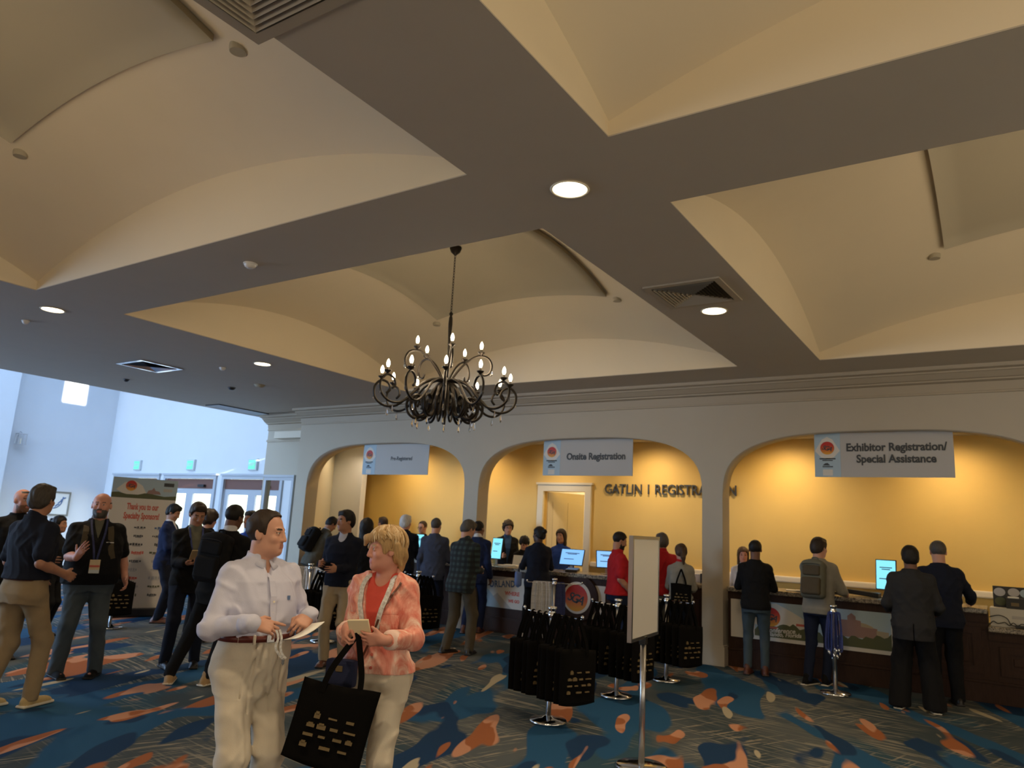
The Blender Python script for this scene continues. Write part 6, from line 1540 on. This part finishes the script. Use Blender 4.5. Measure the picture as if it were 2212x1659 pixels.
p24 = person('smiling staff woman in royal blue with long brown hair, facing us', -6.83, 12.2, fc(-6.83, 12.2, -16), 1.75, .010, 'f', sk='tan', hair=('long', 'dkbrown'), head=(-8, 4), top=[sh_(F['royal'], hem=-.06, collar=True)], pants=pt(F['black']), shoes=BL, seed=34,
    extras=lambda P: obj('name_tag', (lambda yy: xf(B(-.045, .045, -.003, .003, -.025, .025, .004), Matrix.Translation(pxyz(P, (-.08, yy, .33))) @ Matrix(P['TF'].m.tolist()).to_4x4()))(front_y(P, P['vols']['shirt'], -.08, .33)), M['paper'], P['T']))
person('bearded man in red polo and navy trousers left of the sign board', -4.64, 9.98, fc(-4.64, 9.98, 108), 1.74, .010, build=1.08, sk='tan', hair=('crop', 'black'), beard='black', head=(0, 18), top=[po(F['red'], hem=-.06)], pants=pt(F['djeans']), shoes=BL, rh=(.22, .14, .93), lh=(-.2, .3, 1.1), seed=35, extras=lambda P: obj('wrist_watch', tube(bmesh.new(), [(P['arms'][1][2]*.94+P['arms'][1][1]*.06)*P['s'], (P['arms'][1][2]*.86+P['arms'][1][1]*.14)*P['s']], .036, 12), M['black'], P['T'], True))
person('grey-haired man in red shirt hidden behind the blank sign board', -4.20, 10.52, fc(-4.20, 10.52, 200), 1.76, .010, build=1.15, sk='light', hair=('short', 'dkgrey'), top=[po(F['red'])], pants=pt(F['grey']), shoes=BL, rh=(.3, .26, 1.1), seed=36)
p27 = person('woman with a brown ponytail in grey sweater, between sign board and pier', -3.80, 10.22, fc(-3.8, 10.22, 176), 1.62, .009, 'f', sk='light', hair=('ponytail', 'brown'), head=(14, 14), top=[sw(F['lgrey'], hem=-.03), dict(name='neck_scarf', m=F['red'], hem=.47, ztop=.54, ease=.010, sleeve='none', amp=.001, collar=True, collar_h=.02)], pants=pt(F['black']), shoes=BL, rh=(.16, .34, 1.08), lh=(-.16, .34, 1.08), seed=37)
o = dup(_tote, world(p27, (.02, -.165, 1.40)), p27['face'], 'black tote slung on the back of the woman with the ponytail', 'printed outer bags'); o.scale = (.72, .8, .72)
# --- the right-hand counter
person('staff woman in white with long brown hair, behind the right-hand counter', -3.44, 11.98, fc(-3.44, 11.98, 12), 1.61, .010, 'f', sk='pink', hair=('long', 'brown'), head=(-8, 6), top=[sh_(F['white'], hem=-.05, collar=True)], pants=pt(F['black']), shoes=BL, seed=38)
person('man in black sweater and slate trousers, back to us beside the pier', -2.83, 10.42, fc(-2.83, 10.42, 176), 1.725, .009, sk='brown', hair=('crop', 'black'), head=(6, 6), top=[sw(F['black'], hem=-.10)], pants=pt(F['slate'], leg=.92, hem=.09), shoes=BR, rh=(.2, .34, 1.12), lh=(-.2, .34, 1.12), seed=39)
p30 = person('young man in grey shirt and dark jeans leaning on the counter', -2.03, 10.40, fc(-2.03, 10.4, 162), 1.80, .009, build=.96, lean=5, sk='light', hair=('short', 'dkbrown'), head=(-24, 2), top=[dict(name='shirt', m=F['lgrey'], hem=-.12, ease=.022, flare=.012, sleeve_r=.070, sleeve='three')], pants=pt(F['djeans'], leg=.95), shoes=dict(m=F['black'], sole=M['whitesole']), rh=(.22, .38, 1.08), lh=(-.1, .4, 1.12), feet=((.06, .02, 4), (-.10, -.16, -14)), seed=40)
backpack(p30, 'grey backpack on the young man in the grey shirt', F['sage'], .29, .47, .16, .06, 'shirt', F['olive'])
person('man in loose charcoal suit with white-soled shoes, nearest at the right-hand counter', -.90, 9.66, fc(-.9, 9.66, 180), 1.745, .0085, build=1.12, sk='brown', hair=('short', 'black'), head=(8, 4), top=[jk(F['char'], hem=-.20, slit=True)], pants=pt(F['black'], leg=1.45, hem=.03, hem_w=1.35, amp=.006), shoes=dict(m=F['black'], sole=M['whitesole']), rh=(.24, .22, 1.05), lh=(-.24, .22, 1.05), feet=((.17, 0, 12), (-.17, .02, -14)), seed=41)
person('grey-haired man in black jacket beside the charcoal suit, elbow on the counter', -.66, 10.38, fc(-.66, 10.38, 186), 1.83, .009, build=1.08, lean=4, sk='light', hair=('crop', 'dkgrey'), head=(4, 6), top=[jk(F['navy'], hem=-.14)], pants=pt(F['black'], leg=1.2), shoes=BL, rh=(.34, .38, 1.10), lh=(-.2, .34, 1.1), seed=42)
